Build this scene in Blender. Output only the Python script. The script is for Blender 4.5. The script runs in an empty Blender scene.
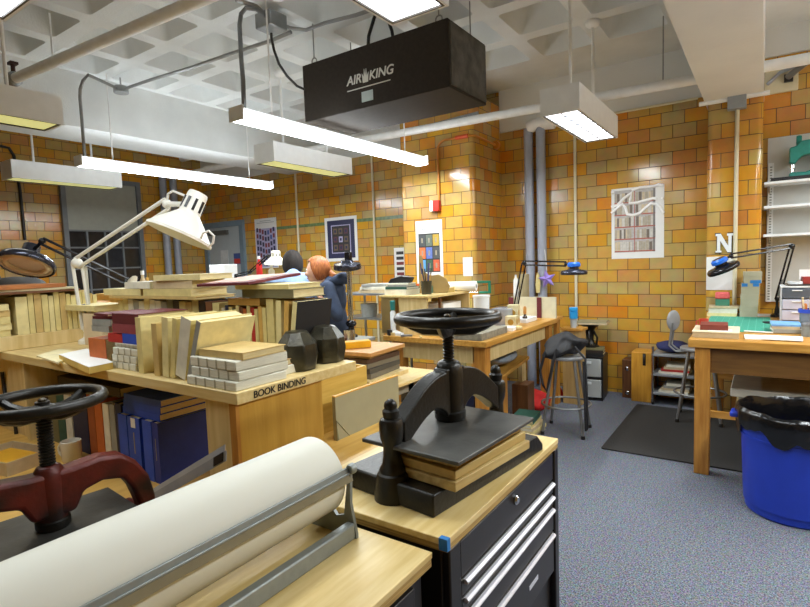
import bpy, math, random
from mathutils import Vector, Matrix, Euler
EXPO = 0.13
SC = bpy.context.scene; COL = SC.collection
RND = random.Random(7)
PI = math.pi
# ---------------------------------------------------------------- camera
F_PX = 523.4; YAW = -0.603054; PIT = -0.080091; ROL = -0.0351718; EYE = Vector((0, 0, 1.6))
_f = Vector((math.sin(YAW)*math.cos(PIT), math.cos(YAW)*math.cos(PIT), math.sin(PIT)))
_r = Vector((math.cos(YAW), -math.sin(YAW), 0)); _u = _r.cross(_f)
CR = math.cos(ROL)*_r + math.sin(ROL)*_u; CU = -math.sin(ROL)*_r + math.cos(ROL)*_u; CF = _f
cam = bpy.data.cameras.new('camera'); cam.sensor_width = 36; cam.lens = F_PX/810*36; cam.clip_start = .02
co = bpy.data.objects.new('camera', cam); COL.objects.link(co)
m = Matrix((CR, CU, -CF)).transposed().to_4x4(); m.translation = EYE; co.matrix_world = m
SC.camera = co
# measuring helpers: a sight line of the survey meets a horizontal / upright plane of the room
def _ray(x, y): return CR*((x-405)/F_PX) - CU*((y-303.5)/F_PX) + CF
def oz(x, y, z): d = _ray(x, y); return EYE + d*((z-EYE.z)/d.z)
def oy(x, y, Y): d = _ray(x, y); return EYE + d*(Y/d.y)
def ox(x, y, X): d = _ray(x, y); return EYE + d*(X/d.x)
def od(x, y, D): return EYE + _ray(x, y)*D
# ---------------------------------------------------------------- materials
def lin(c):
    return tuple((v/255/12.92 if v/255 <= .04045 else ((v/255+.055)/1.055)**2.4) for v in c)
MATS = {}
def nt(name):
    m = bpy.data.materials.new(name); m.use_nodes = True; t = m.node_tree
    return m, t, t.nodes['Principled BSDF'], t.nodes, t.links
def mat(name, rgb, rough=.5, metal=0., var=.08, scale=12, bump=0., bscale=80, rgb2=None, emit=0, trans=0, alpha=1, stretch=(1,1,1), coat=0, spec=.5):
    if name in MATS: return MATS[name]
    m, t, b, N, L = nt(name)
    c = lin(rgb); b.inputs['Roughness'].default_value = rough; b.inputs['Metallic'].default_value = metal
    b.inputs['Specular IOR Level'].default_value = spec
    if coat: b.inputs['Coat Weight'].default_value = coat; b.inputs['Coat Roughness'].default_value = .15
    tc = N.new('ShaderNodeTexCoord'); mp = N.new('ShaderNodeMapping'); mp.inputs['Scale'].default_value = stretch
    L.new(tc.outputs['Object'], mp.inputs['Vector'])
    nz = N.new('ShaderNodeTexNoise'); nz.inputs['Scale'].default_value = scale; nz.inputs['Detail'].default_value = 4
    L.new(mp.outputs[0], nz.inputs['Vector'])
    rp = N.new('ShaderNodeValToRGB'); e = rp.color_ramp.elements
    if rgb2 is None:
        lo = tuple(v*(1-var) for v in c); hi = tuple(min(1, v*(1+var)) for v in c)
    else: lo, hi = lin(rgb2), c
    e[0].position = .32; e[1].position = .68; e[0].color = (*lo, 1); e[1].color = (*hi, 1)
    L.new(nz.outputs['Fac'], rp.inputs['Fac']); L.new(rp.outputs['Color'], b.inputs['Base Color'])
    if bump:
        n2 = N.new('ShaderNodeTexNoise'); n2.inputs['Scale'].default_value = bscale; n2.inputs['Detail'].default_value = 3
        L.new(mp.outputs[0], n2.inputs['Vector'])
        bp = N.new('ShaderNodeBump'); bp.inputs['Strength'].default_value = bump; bp.inputs['Distance'].default_value = .01
        L.new(n2.outputs['Fac'], bp.inputs['Height']); L.new(bp.outputs[0], b.inputs['Normal'])
    if emit:
        b.inputs['Emission Color'].default_value = (*c, 1); b.inputs['Emission Strength'].default_value = emit
    if trans: b.inputs['Transmission Weight'].default_value = trans
    if alpha < 1: b.inputs['Alpha'].default_value = alpha
    MATS[name] = m; return m
def wood(name, rgb, rgb2, scale=6, rough=.4, axis=0, bump=.05):
    if name in MATS: return MATS[name]
    s = [9, 9, 9]; s[axis] = .9
    m = mat(name, rgb, rough, rgb2=rgb2, scale=scale, stretch=tuple(s), bump=bump, bscale=14)
    return m
def tile_mat(name, ax, off, offz):
    m, t, b, N, L = nt(name)
    tc = N.new('ShaderNodeTexCoord'); sp = N.new('ShaderNodeSeparateXYZ'); cb = N.new('ShaderNodeCombineXYZ')
    L.new(tc.outputs['Object'], sp.inputs[0])
    a1 = N.new('ShaderNodeMath'); a1.operation = 'ADD'; a1.inputs[1].default_value = 40*.2235+off; L.new(sp.outputs[ax], a1.inputs[0])
    a2 = N.new('ShaderNodeMath'); a2.operation = 'ADD'; a2.inputs[1].default_value = .1383*10+offz; L.new(sp.outputs['Z'], a2.inputs[0])
    L.new(a1.outputs[0], cb.inputs['X']); L.new(a2.outputs[0], cb.inputs['Y'])
    def brick(c1, c2, mo):
        k = N.new('ShaderNodeTexBrick'); k.inputs['Scale'].default_value = 1; k.inputs['Brick Width'].default_value = .2235
        k.inputs['Row Height'].default_value = .1383; k.inputs['Mortar Size'].default_value = .0035; k.inputs['Mortar Smooth'].default_value = .15
        k.offset = .5; k.inputs['Color1'].default_value = c1; k.inputs['Color2'].default_value = c2; k.inputs['Mortar'].default_value = mo
        L.new(cb.outputs[0], k.inputs['Vector']); return k
    k = brick((0,0,0,1), (1,1,1,1), (.5,.5,.5,1))
    rp = N.new('ShaderNodeValToRGB'); cr = rp.color_ramp
    stops = [(0,(194,152,70)),(.14,(202,146,54)),(.28,(190,158,90)),(.42,(176,154,104)),(.55,(204,154,56)),(.68,(206,132,50)),(.78,(170,150,106)),(.88,(198,156,70)),(1,(182,124,64))]
    cr.elements[0].position = 0; cr.elements[0].color = (*lin(stops[0][1]),1); cr.elements[1].position = 1; cr.elements[1].color = (*lin(stops[-1][1]),1)
    for p, c in stops[1:-1]:
        e = cr.elements.new(p); e.color = (*lin(c),1)
    L.new(k.outputs['Color'], rp.inputs['Fac'])
    nz = N.new('ShaderNodeTexNoise'); nz.inputs['Scale'].default_value = 9; nz.inputs['Detail'].default_value = 5; L.new(tc.outputs['Object'], nz.inputs['Vector'])
    mx = N.new('ShaderNodeMix'); mx.data_type = 'RGBA'; mx.blend_type = 'OVERLAY'; mx.inputs['Factor'].default_value = .25
    L.new(rp.outputs['Color'], mx.inputs['A']); L.new(nz.outputs['Color'], mx.inputs['B'])
    hs = N.new('ShaderNodeHueSaturation'); hs.inputs['Saturation'].default_value = 1.02; L.new(mx.outputs['Result'], hs.inputs['Color'])
    m2 = N.new('ShaderNodeMix'); m2.data_type = 'RGBA'; L.new(k.outputs['Fac'], m2.inputs['Factor']); L.new(hs.outputs[0], m2.inputs['A'])
    m2.inputs['B'].default_value = (*lin((84,62,34)),1); L.new(m2.outputs['Result'], b.inputs['Base Color'])
    mr = N.new('ShaderNodeMapRange'); L.new(k.outputs['Fac'], mr.inputs['Value']); mr.inputs['To Min'].default_value = .17; mr.inputs['To Max'].default_value = .8
    L.new(mr.outputs[0], b.inputs['Roughness'])
    inv = N.new('ShaderNodeMath'); inv.operation = 'SUBTRACT'; inv.inputs[0].default_value = 1; L.new(k.outputs['Fac'], inv.inputs[1])
    n3 = N.new('ShaderNodeTexNoise'); n3.inputs['Scale'].default_value = 5; L.new(tc.outputs['Object'], n3.inputs['Vector'])
    ad = N.new('ShaderNodeMath'); ad.operation = 'MULTIPLY_ADD'; ad.inputs[1].default_value = .35; L.new(n3.outputs['Fac'], ad.inputs[0]); L.new(inv.outputs[0], ad.inputs[2])
    # each glazed tile sits a touch out of true, so lamps glance off it differently
    rr = N.new('ShaderNodeMath'); rr.operation = 'MULTIPLY_ADD'; rr.inputs[1].default_value = .12; L.new(k.outputs['Color'], rr.inputs[0]); L.new(ad.outputs[0], rr.inputs[2])
    bp = N.new('ShaderNodeBump'); bp.inputs['Strength'].default_value = .5; bp.inputs['Distance'].default_value = .004; L.new(rr.outputs[0], bp.inputs['Height']); L.new(bp.outputs[0], b.inputs['Normal'])
    MATS[name] = m; return m
def carpet_mat():
    m, t, b, N, L = nt('carpet')
    tc = N.new('ShaderNodeTexCoord'); n1 = N.new('ShaderNodeTexNoise'); n1.inputs['Scale'].default_value = 140; n1.inputs['Detail'].default_value = 3
    L.new(tc.outputs['Object'], n1.inputs['Vector'])
    rp = N.new('ShaderNodeValToRGB'); e = rp.color_ramp.elements; e[0].position = .38; e[1].position = .64
    e[0].color = (*lin((70,74,84)),1); e[1].color = (*lin((138,142,152)),1); L.new(n1.outputs['Fac'], rp.inputs['Fac'])
    v = N.new('ShaderNodeTexVoronoi'); v.inputs['Scale'].default_value = 110; L.new(tc.outputs['Object'], v.inputs['Vector'])
    hs = N.new('ShaderNodeMix'); hs.data_type = 'RGBA'; hs.blend_type = 'OVERLAY'; hs.inputs['Factor'].default_value = .25
    L.new(rp.outputs[0], hs.inputs['A']); L.new(v.outputs['Color'], hs.inputs['B']); L.new(hs.outputs['Result'], b.inputs['Base Color'])
    b.inputs['Roughness'].default_value = .95; b.inputs['Specular IOR Level'].default_value = .1
    bp = N.new('ShaderNodeBump'); bp.inputs['Strength'].default_value = .4; bp.inputs['Distance'].default_value = .006; L.new(n1.outputs['Fac'], bp.inputs['Height']); L.new(bp.outputs[0], b.inputs['Normal'])
    return m
def grid_mat(name, rgb, line, step, w=.04, rough=.6):
    m, t, b, N, L = nt(name)
    tc = N.new('ShaderNodeTexCoord'); k = N.new('ShaderNodeTexBrick'); k.offset = 0; k.inputs['Scale'].default_value = 1
    k.inputs['Brick Width'].default_value = step; k.inputs['Row Height'].default_value = step; k.inputs['Mortar Size'].default_value = step*w
    for i, c in (('Color1', rgb), ('Color2', rgb), ('Mortar', line)): k.inputs[i].default_value = (*lin(c), 1)
    L.new(tc.outputs['Object'], k.inputs['Vector']); L.new(k.outputs['Color'], b.inputs['Base Color']); b.inputs['Roughness'].default_value = rough
    MATS[name] = m; return m
# ---------------------------------------------------------------- mesh builder
class MB:
    def __init__(s): s.v = []; s.f = []; s.mi = []; s.m = 0
    def add(s, vs, fs, T=None):
        o = len(s.v); s.v += [tuple(T @ Vector(p)) if T else tuple(p) for p in vs]
        s.f += [tuple(o+i for i in f) for f in fs]; s.mi += [s.m]*len(fs); return s
    def bx(s, x0, x1, y0, y1, z0, z1, T=None):
        x0,x1 = min(x0,x1),max(x0,x1); y0,y1 = min(y0,y1),max(y0,y1); z0,z1 = min(z0,z1),max(z0,z1)
        v = [(x0,y0,z0),(x1,y0,z0),(x1,y1,z0),(x0,y1,z0),(x0,y0,z1),(x1,y0,z1),(x1,y1,z1),(x0,y1,z1)]
        return s.add(v, [(3,2,1,0),(4,5,6,7),(0,1,5,4),(1,2,6,5),(2,3,7,6),(3,0,4,7)], T)
    def cb(s, c, d, rot=(0,0,0)):
        return s.bx(-d[0]/2,d[0]/2,-d[1]/2,d[1]/2,-d[2]/2,d[2]/2, Matrix.Translation(c) @ Euler(rot).to_matrix().to_4x4())
    def prism(s, poly, h0, h1, T=None):
        n = len(poly); a = sum(poly[i][0]*poly[(i+1)%n][1]-poly[(i+1)%n][0]*poly[i][1] for i in range(n))
        if a < 0: poly = poly[::-1]
        v = [(x,y,h0) for x,y in poly]+[(x,y,h1) for x,y in poly]
        fs = [tuple(range(n-1,-1,-1)), tuple(range(n,2*n))]+[(i,(i+1)%n,n+(i+1)%n,n+i) for i in range(n)]
        return s.add(v, fs, T)
    def tube(s, pts, r, n=8, closed=False, cap=True):
        P = [Vector(p) for p in pts]; k = len(P); R = r if isinstance(r,(list,tuple)) else [r]*k
        vs = []; up = None
        for i in range(k):
            a = P[(i-1)%k] if (closed or i) else P[0]; b = P[(i+1)%k] if (closed or i < k-1) else P[-1]
            t = (b-a).normalized()
            if up is None:
                up = Vector((0,0,1)) if abs(t.z) < .9 else Vector((1,0,0))
            up = (up - t*up.dot(t)); up = up.normalized() if up.length > 1e-6 else t.orthogonal().normalized()
            w = t.cross(up)
            for j in range(n):
                q = 2*PI*j/n; vs.append(P[i]+R[i]*(math.cos(q)*up+math.sin(q)*w))
        fs = []
        for i in range(k if closed else k-1):
            for j in range(n):
                A,B,C,D = i*n+j, i*n+(j+1)%n, ((i+1)%k)*n+(j+1)%n, ((i+1)%k)*n+j
                fs.append((A,D,C,B))
        if cap and not closed: fs += [tuple(range(n)), tuple((k-1)*n+j for j in range(n-1,-1,-1))]
        fs = [f[::-1] for f in fs]
        return s.add([tuple(p) for p in vs], fs)
    def lathe(s, prof, T=None, n=20, cap=True, arc=2*PI):
        k = len(prof); vs = []
        for r, z in prof:
            for j in range(n): q = arc*j/n; vs.append((r*math.cos(q), r*math.sin(q), z))
        fs = [(i*n+j, i*n+(j+1)%n, (i+1)*n+(j+1)%n, (i+1)*n+j) for i in range(k-1) for j in range(n)]
        if cap: fs += [tuple(range(n-1,-1,-1)), tuple((k-1)*n+j for j in range(n))]
        return s.add(vs, fs, T)
    def ball(s, c, r, n=12, sc=(1,1,1)):
        pr = [(max(1e-4, r*math.sin(PI*i/(n//2+2))), -r*math.cos(PI*i/(n//2+2))) for i in range(n//2+3)]
        return s.lathe(pr, Matrix.Translation(c) @ Matrix.Diagonal((*sc,1)), n, cap=False)
    def build(s, name, mats, parent=None, bevel=0, seg=2, loc=None, rot=None, sub=0, ang=38):
        me = bpy.data.meshes.new(name); me.from_pydata(s.v, [], s.f); me.validate()
        for mm in (mats if isinstance(mats,(list,tuple)) else [mats]): me.materials.append(mm)
        if len(me.polygons) == len(s.mi):
            me.polygons.foreach_set('material_index', s.mi)
        me.polygons.foreach_set('use_smooth', [True]*len(me.polygons)); me.set_sharp_from_angle(angle=math.radians(ang)); me.update()
        o = bpy.data.objects.new(name, me); COL.objects.link(o)
        if parent: o.parent = parent
        if loc is not None: o.location = loc
        if rot is not None: o.rotation_euler = rot
        if bevel:
            b = o.modifiers.new('bevel','BEVEL'); b.width = bevel; b.segments = seg; b.limit_method = 'ANGLE'; b.angle_limit = math.radians(40); b.harden_normals = False
        if sub:
            b = o.modifiers.new('sub','SUBSURF'); b.levels = sub; b.render_levels = sub
        return o
def X(loc=(0,0,0), rot=(0,0,0)): return Matrix.Translation(loc) @ Euler(rot).to_matrix().to_4x4()
def along(a, b):
    a, b = Vector(a), Vector(b); return Matrix.Translation(a) @ (b-a).to_track_quat('Z','Y').to_matrix().to_4x4()
def tag(o, label, cat, group=None):
    o['label'] = label; o['category'] = cat
    if group: o['group'] = group
    return o
def thing(name, label, cat, loc=(0,0,0), rz=0, group=None, rot=None):
    o = bpy.data.objects.new(name, None); COL.objects.link(o); o.empty_display_size = .1
    o.location = loc; o.rotation_euler = rot or (0,0,rz); return tag(o, label, cat, group)
def struct(o): o['kind'] = 'structure'; return o
def box(*a): return MB().bx(*a)
def text_mesh(name, s, size, ext, m, parent, loc, rot, shear=0):
    c = bpy.data.curves.new(name,'FONT'); c.body = s; c.size = size; c.extrude = ext; c.align_x = 'CENTER'; c.align_y = 'CENTER'; c.shear = shear; c.offset = size*.012
    t = bpy.data.objects.new(name, c); COL.objects.link(t); dg = bpy.context.evaluated_depsgraph_get(); dg.update()
    me = bpy.data.meshes.new_from_object(t.evaluated_get(dg)); COL.objects.unlink(t); bpy.data.objects.remove(t)
    me.materials.clear(); me.materials.append(m); o = bpy.data.objects.new(name, me); COL.objects.link(o); o.parent = parent; o.location = loc; o.rotation_euler = rot
    return o
ORD = ['first','second','third','fourth','fifth','sixth','seventh','eighth','ninth','tenth','eleventh','twelfth','thirteenth','fourteenth','fifteenth','sixteenth','seventeenth','eighteenth','nineteenth','twentieth']
# ================================================================ the room
TILE = tile_mat('glazed_tile', 'X', 0, -.0363)
# tile courses wrap round the corners: measure along x + y
_t = TILE.node_tree; _sp = [n for n in _t.nodes if n.type == 'SEPXYZ'][0]
_s = _t.nodes.new('ShaderNodeMath'); _s.operation = 'ADD'; _t.links.new(_sp.outputs['X'], _s.inputs[0]); _t.links.new(_sp.outputs['Y'], _s.inputs[1])
for l in list(_sp.outputs['X'].links):
    if l.to_node != _s:
        q = l.to_socket; _t.links.remove(l); _t.links.new(_s.outputs[0], q)
CEIL = mat('painted_concrete', (218,222,222), .85, var=.06, scale=3, bump=.25, bscale=60)
PLAST = mat('white_plaster', (222,224,222), .8, var=.04, scale=2, bump=.2, bscale=40)
CARPET = carpet_mat()
WHITE = mat('white_enamel', (226,230,232), .4, var=.03)
PIPEW = mat('white_paint_pipe', (236,238,238), .45, var=.05)
GREYP = mat('grey_paint_pipe', (156,162,176), .35, var=.06)
CREAMP = mat('cream_paint_conduit', (214,206,176), .5, var=.05)
GALV = mat('galvanised_steel', (150,152,152), .4, .8, var=.1)
CHROME = mat('chrome', (190,190,192), .18, 1, var=.05)
STEEL = mat('grey_steel', (128,130,132), .4, .6, var=.08)
DARK = mat('black_plastic', (24,24,26), .4, var=.1)
BLACKM = mat('black_metal_paint', (22,22,24), .32, .1, var=.15)
XL, XR, YB, YF, ZC = -9.0, 2.6, 6.3, -2.6, 3.68
struct(box(XL-.2,XR+.2,YF-.2,YB+.2,-.1,0).build('floor', CARPET))
struct(box(XL-.2,XR+.2,YB,YB+.2,0,ZC).build('wall_back', TILE))
struct(box(XL-.2,XL,YF,YB,0,ZC+.3).build('wall_left', TILE))
struct(box(XR,XR+.2,YF,YB,0,ZC).build('wall_right', TILE))
struct(box(XL,XR,YF-.2,YF,0,ZC).build('wall_front', TILE))
def rpoly(x0,x1,y0,y1,r,n=5):
    P = []
    for cx,cy,a in ((x1-r,y1-r,0),(x0+r,y1-r,90),(x0+r,y0+r,180),(x1-r,y0+r,270)):
        for i in range(n+1):
            q = math.radians(a+90*i/n); P.append((cx+r*math.cos(q), cy+r*math.sin(q)))
    return P
struct(MB().prism(rpoly(-3.805,-2.776,5.508,6.36,.055), 0, 3.5).build('wall_pier', TILE))
struct(MB().prism(rpoly(-.478,-.031,5.95,6.36,.05), 0, 3.03).build('wall_pillar', TILE))
struct(box(-2.776,-.45,YB-.04,YB+.02,3.17,ZC).build('trim_1', PLAST))
struct(box(-.031,XR,YB-.04,YB+.02,3.42,ZC).build('trim_2', PLAST))
struct(box(XL,-3.805,YB-.02,YB+.02,3.2,ZC).build('trim_3', PLAST))
GREENT = mat('green_tile', (104,124,84), .25, var=.2, scale=20)
struct(box(-7.45,-3.805,YB-.003,YB+.02,2.225,2.275).build('trim_4', GREENT))
# waffle slab
def waffle(name, x0, nx, y0, ny, s=.655, hole=None):
    b = MB(); n = 4
    for i in range(nx):
        for j in range(ny):
            X0, Y0 = x0+i*s, y0+j*s; cx, cy = X0+s/2, Y0+s/2
            def ring(h, r, z): return [(cx+px_, cy+py_, z) for px_, py_ in rpoly(-h,h,-h,h,r,n)]
            R0 = ring(s/2-.072, .04, ZC); R1 = ring(s/2-.084, .045, ZC+.03); R2 = ring(s/2-.165, .06, ZC+.30); R3 = ring(s/2-.2, .05, ZC+.33)
            sq = []
            for c,(sx,sy) in enumerate(((1,1),(-1,1),(-1,-1),(1,-1))): sq += [(cx+sx*s/2, cy+sy*s/2, ZC)]*(n+1)
            k = len(R0); vs = sq+R0+R1+R2+R3; fs = []
            for L in range(4):
                for a in range(k):
                    c = (a+1) % k
                    if L == 0 and a % (n+1) != n: fs.append((a, k+c, k+a))
                    else: fs.append((L*k+a, L*k+c, (L+1)*k+c, (L+1)*k+a))
            fs.append(tuple(4*k+a for a in range(k)))
            b.add(vs, [f[::-1] for f in fs])
    o = b.build(name, CEIL, ang=50); struct(o); return o
S = .655; WX0 = -1.35+.655-8*S   # grid line through x=-1.35, y=4.94
WY1 = 4.94+S
waffle('ceiling', WX0, 8, WY1-12*S, 12)
waffle('ceiling_east', .30, 3, WY1-12*S-.1, 12)
b = MB()
b.bx(WX0,XR,WY1,YB,ZC,ZC+.3); b.bx(-.695,.30,YF,WY1,ZC,ZC+.3); b.bx(XL,WX0,YF,YB,ZC,ZC+.3); b.bx(.3+3*S,XR,YF,WY1,ZC,ZC+.3); b.bx(WX0,XR,YF-.1,WY1-12*S+.002,ZC,ZC+.3)
struct(b.build('ceiling_margin', CEIL))
struct(box(-6.62,WX0-.005,YF,YB,3.12,ZC).build('trim_5', CEIL))       # concrete beam on the left
struct(MB().prism(rpoly(-.50,-.03,YF,YB,.01), 3.02, ZC).build('trim_6', PLAST))  # beam above the pillar
# window on the left wall
WINF = mat('grey_window_frame', (110,116,122), .5); WPAN = mat('grey_blind', (158,162,154), .7, var=.04); GLASS = mat('dark_window_glass', (38,40,44), .08, var=.2)
wy0, wy1 = 3.76, 5.02
b = MB()
for y in (wy0, wy1-.07): b.bx(XL,XL+.07,y,y+.07,.9,3.12)
b.bx(XL,XL+.07,wy0+.07,wy1-.07,.9,.97); b.bx(XL,XL+.07,wy0+.07,wy1-.07,3.05,3.12)
w = struct(b.build('window_1', WINF))
struct(box(XL+.005,XL+.03,wy0+.07,wy1-.07,2.28,3.05).build('blind', WPAN, w)); struct(box(XL+.005,XL+.015,wy0+.07,wy1-.07,.97,2.28).build('pane', GLASS, w))
b = MB()
for i in range(1,4): y = wy0+.07+(wy1-wy0-.14)*i/4; b.bx(XL+.015,XL+.035,y-.014,y+.014,.97,2.28)
for z in (1.32,1.66,2.0,2.27): b.bx(XL+.015,XL+.0345,wy0+.07,wy1-.07,z-.012,z+.012)
struct(b.build('muntin', WINF, w))
# door in the far corner
DF = mat('blue_grey_door_frame', (118,138,152), .45); DP = mat('pale_blue_door', (176,186,192), .5, var=.03)
b = MB(); b.bx(-8.98,-8.88,YB-.06,YB+.01,0,2.46); b.bx(-7.92,-7.82,YB-.06,YB+.01,0,2.46); b.bx(-8.88,-7.92,YB-.06,YB+.01,2.36,2.46)
d = struct(b.build('door_1', DF))
struct(box(-8.88,-7.92,YB-.03,YB+.005,0,2.36).build('door_leaf', DP, d))
struct(box(-8.8,-8.25,YB-.08,YB-.03,2.22,2.3).build('door_closer', mat('brown_closer',(96,96,92),.5), d))
struct(MB().lathe([(.03,0),(.03,.06)], X((-8.0,YB-.09,1.02),(PI/2,0,0)), 12).build('door_handle', CHROME, d))
pt = MB().bx(-8.52,-8.3,YB-.036,YB-.03,1.62,1.93).build('paper_notice', mat('pale_paper',(206,210,212),.7))
tag(pt, 'pale paper notice taped on the blue-grey door', 'notice')
pt = MB(); pt.bx(-8.14,-7.95,YB-.036,YB-.03,1.66,1.86); pt.m = 1; pt.bx(-8.13,-7.96,YB-.04,YB-.036,1.67,1.76)
tag(pt.build('sticker', [mat('blue_print',(70,90,150),.6), mat('red_print',(200,60,50),.6)]), 'small blue and red sticker on the right side of the far door', 'sticker')
# ---------------------------------------------------------------- pipes and conduits
def pipe(name, pts, r, m, label, cat='pipe', group=None, n=12):
    return tag(MB().tube(pts, r, n).build(name, m), label, cat, group)
pz = lambda z, *q: [oz(x,y,z) for x,y in q]
# white sprinkler pipe top left, with two hangers
a, c = oz(14,79,3.3), oz(190,4,3.3); dv = (c-a)
pw = thing('sprinkler_pipe', 'white sprinkler pipe slung under the waffle ceiling at upper left', 'pipe')
MB().tube([a, a+dv*1.6], .042, 14).build('pipe', PIPEW, pw)
MB().lathe([(.05,0),(.062,.02),(.062,.08),(.045,.1)], along(a-dv.normalized()*.06, a), 12).build('coupling', GALV, pw)
MB().tube([a+Vector((0,0,.0)), a+Vector((0,0,.12))], .018, 8).bx(a.x-.04,a.x+.04,a.y-.03,a.y+.03,a.z+.12,a.z+.14).build('sprinkler_head', mat('brown_iron',(70,48,44),.5,.5), pw)
h = a+dv*.28
MB().tube([h+Vector((0,0,.04)), Vector((h.x,h.y,ZC))], .008, 8).build('hanger', PIPEW, pw)
# long white pipe on the right
P0, P1 = oy(388,135.5,5.3), oy(806,59,5.3); zz = (P0.z+P1.z)/2
pw2 = thing('overhead_pipe', 'long white pipe crossing in front of tiled pier and pillar', 'pipe')
MB().tube([P0+(P0-P1)*.9, P1+(P1-P0)*.4], .045, 14).build('pipe', PIPEW, pw2)
for x, y in ((663,88),(735,72)):
    q = oy(x,y,5.3); MB().tube([q, Vector((q.x,5.3,ZC-.001))], .006, 8).build('hanger', GALV, pw2)
q0, q1 = oy(375,140,5.45), oy(478,113,5.45)
pipe('conduit_pipe', [q0, q1], .02, GALV, 'short grey conduit under air cleaner end', 'conduit')
# grey pipes by the alcove, and in the far left corner
for i, x in enumerate((530,542)):
    q = oy(x,240,6.2); pipe('riser_pipe', [(q.x,6.2,0),(q.x,6.2,3.14)], .055, GREYP, ('left' if i == 0 else 'right')+' one of the paired grey riser pipes beside the tiled pier', 'pipe', 'paired grey risers beside the pier')
q = oy(537,119,6.17); tag(MB().tube([(q.x-.12,6.2,3.15),(q.x+.0,6.2,3.18),(q.x+.2,6.2,3.16)], .075, 10).build('pipe_elbow', PIPEW), 'white elbow joint on top of paired grey risers', 'pipe joint')
for i, y in enumerate((5.42,5.62)):
    pipe('corner_pipe', [(XL+.1,y,0),(XL+.1,y,3.3)], .06, GREYP, ('nearer' if i == 0 else 'farther')+' grey pipe on the left wall between window and door', 'pipe', 'grey pipes by the far corner')
for i, (x, z1) in enumerate(((298,3.2),(374.5,3.2),(575.5,3.17))):
    q = oy(x,235,6.28); pipe('wall_conduit', [(q.x,6.285,.3),(q.x,6.285,z1)], .017, CREAMP, 'cream conduit running up the tiled wall '+['between the arched grid poster and the navy poster','just right of the navy poster','behind the blue-topped lamp'][i], 'conduit')
pc = thing('pillar_conduit', 'cream conduit with grey junction box on the tiled pillar', 'conduit')
q = oy(736,200,5.94); MB().tube([(q.x,5.935,.9),(q.x,5.935,2.98)], .018, 10).build('conduit', CREAMP, pc)
q = oy(737,101,5.9); box(q.x-.075,q.x+.075,5.86,5.945,q.z-.075,q.z+.075).build('junction_box', mat('grey_box_paint',(142,150,156),.5), pc, bevel=.006)
q0, q1 = oy(699,105,5.9), oy(770,93,5.9); MB().tube([(q0.x,5.91,q.z+.03),(q1.x,5.91,q.z+.03)], .022, 10).build('branch_pipe', PIPEW, pc)
# small conduit hugging the top of the tiles
q0, q1 = oy(566,122,6.24), oy(698,93.5,6.24); pipe('tile_top_conduit', [(q0.x,6.23,3.15),(q1.x,6.23,3.15)], .014, CREAMP, 'thin cream conduit along the top of the tile wall', 'conduit')
# left beam pipes seen under the beam
a, c = oy(165,163,5.9), oy(205,153,5.9); pipe('white_branch_pipe', [a, a+(c-a)*1.6], .06, PIPEW, 'white branch pipe below the ceiling beam in the far left corner', 'pipe')
a, c = oy(190,172,5.3), oy(255,158,5.3); pipe('thin_branch_pipe', [a, a+(c-a)*1.6], .022, PIPEW, 'thin white pipe hanging above far left door', 'pipe')
# wall cable at far left
pipe('wall_cable', [ox(0,146,XL+.02), ox(9,148,XL+.02), ox(14,156,XL+.02), ox(20,190,XL+.02), ox(25,240,XL+.02)], .02, DARK, 'dark cable running down the left tiled wall', 'cable')
# fire alarm with orange conduit on the pier
al = thing('fire_alarm', 'red and white fire alarm on tiled pier fed by orange conduit', 'alarm')
q = oy(437,206,5.5); ORC = mat('orange_conduit',(196,124,36),.4); REDP = mat('red_paint',(196,44,32),.4)
MB().bx(q.x-.028,q.x+.055,5.44,5.508,q.z-.065,q.z+.065).build('alarm_body', REDP, al, bevel=.008); MB().bx(q.x-.075,q.x-.028,5.445,5.508,q.z-.065,q.z+.065).build('strobe', WHITE, al, bevel=.006)
zt = oy(470,135,5.47).z; e = oy(438,170,5.48)
arc = [(e.x,5.485,q.z+.06)]+[(e.x+.1-.1*math.cos(t*PI/10), 5.485, zt-.1+.1*math.sin(t*PI/10)) for t in range(6)]+[(-2.85,5.485,zt),(-2.80,5.49,zt),(-2.755,5.53,zt),(-2.752,6.1,zt-.02)]
MB().tube(arc, .014, 10).build('conduit', ORC, al)
MB().tube([(-2.98,5.485,zt),(-2.82,5.485,zt)], .024, 10).build('coupling', mat('orange_red',(214,84,40),.4), al)
MB().lathe([(.05,0),(.05,.06)], X((-2.752,6.12,zt-.02),(PI/2,0,0)), 12).build('end_box', ORC, al)
# grey conduit with round box, along the ceiling (upper left)
cd = thing('ceiling_conduit', 'grey metal conduit with round junction box crossing the ceiling ribs', 'conduit')
zz = 3.55
pts = pz(zz,(121,90),(150,80),(190,68),(230,54),(270,41),(291,32)); c0 = oz(83,100,zz); 
MB().tube([Vector((-5.72,2.66,2.78)), Vector((-5.72,2.66,3.36)), Vector((-5.70,2.66,3.44)), Vector((-5.64,2.665,3.51)), Vector((-5.54,2.67,3.545))]+pts, .016, 8).build('conduit', GALV, cd)
q = oz(121,90,zz); MB().lathe([(.001,-.035),(.07,-.035),(.075,-.03),(.075,.03),(.06,.04)], X(q), 18).build('round_box', GALV, cd)
MB().tube([q+Vector((0,0,.04)),(q.x,q.y,ZC)],.008,6).build('hanger_rod', GALV, cd)
jb = thing('junction_box', 'grey square junction box on the ceiling left of air cleaner', 'junction box')
q = oz(271,20,3.58); box(q.x-.09,q.x+.09,q.y-.09,q.y+.09,3.5,3.62).build('box', GALV, jb, bevel=.008)
MB().tube([oz(244,108,2.78),oz(243,80,2.98),oz(241,56,3.18),oz(239.5,25,3.45),oz(241,14,3.54),oz(246,8,3.56),oz(256,9,3.57),q], .017, 8).build('flexible_conduit', STEEL, jb)
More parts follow.
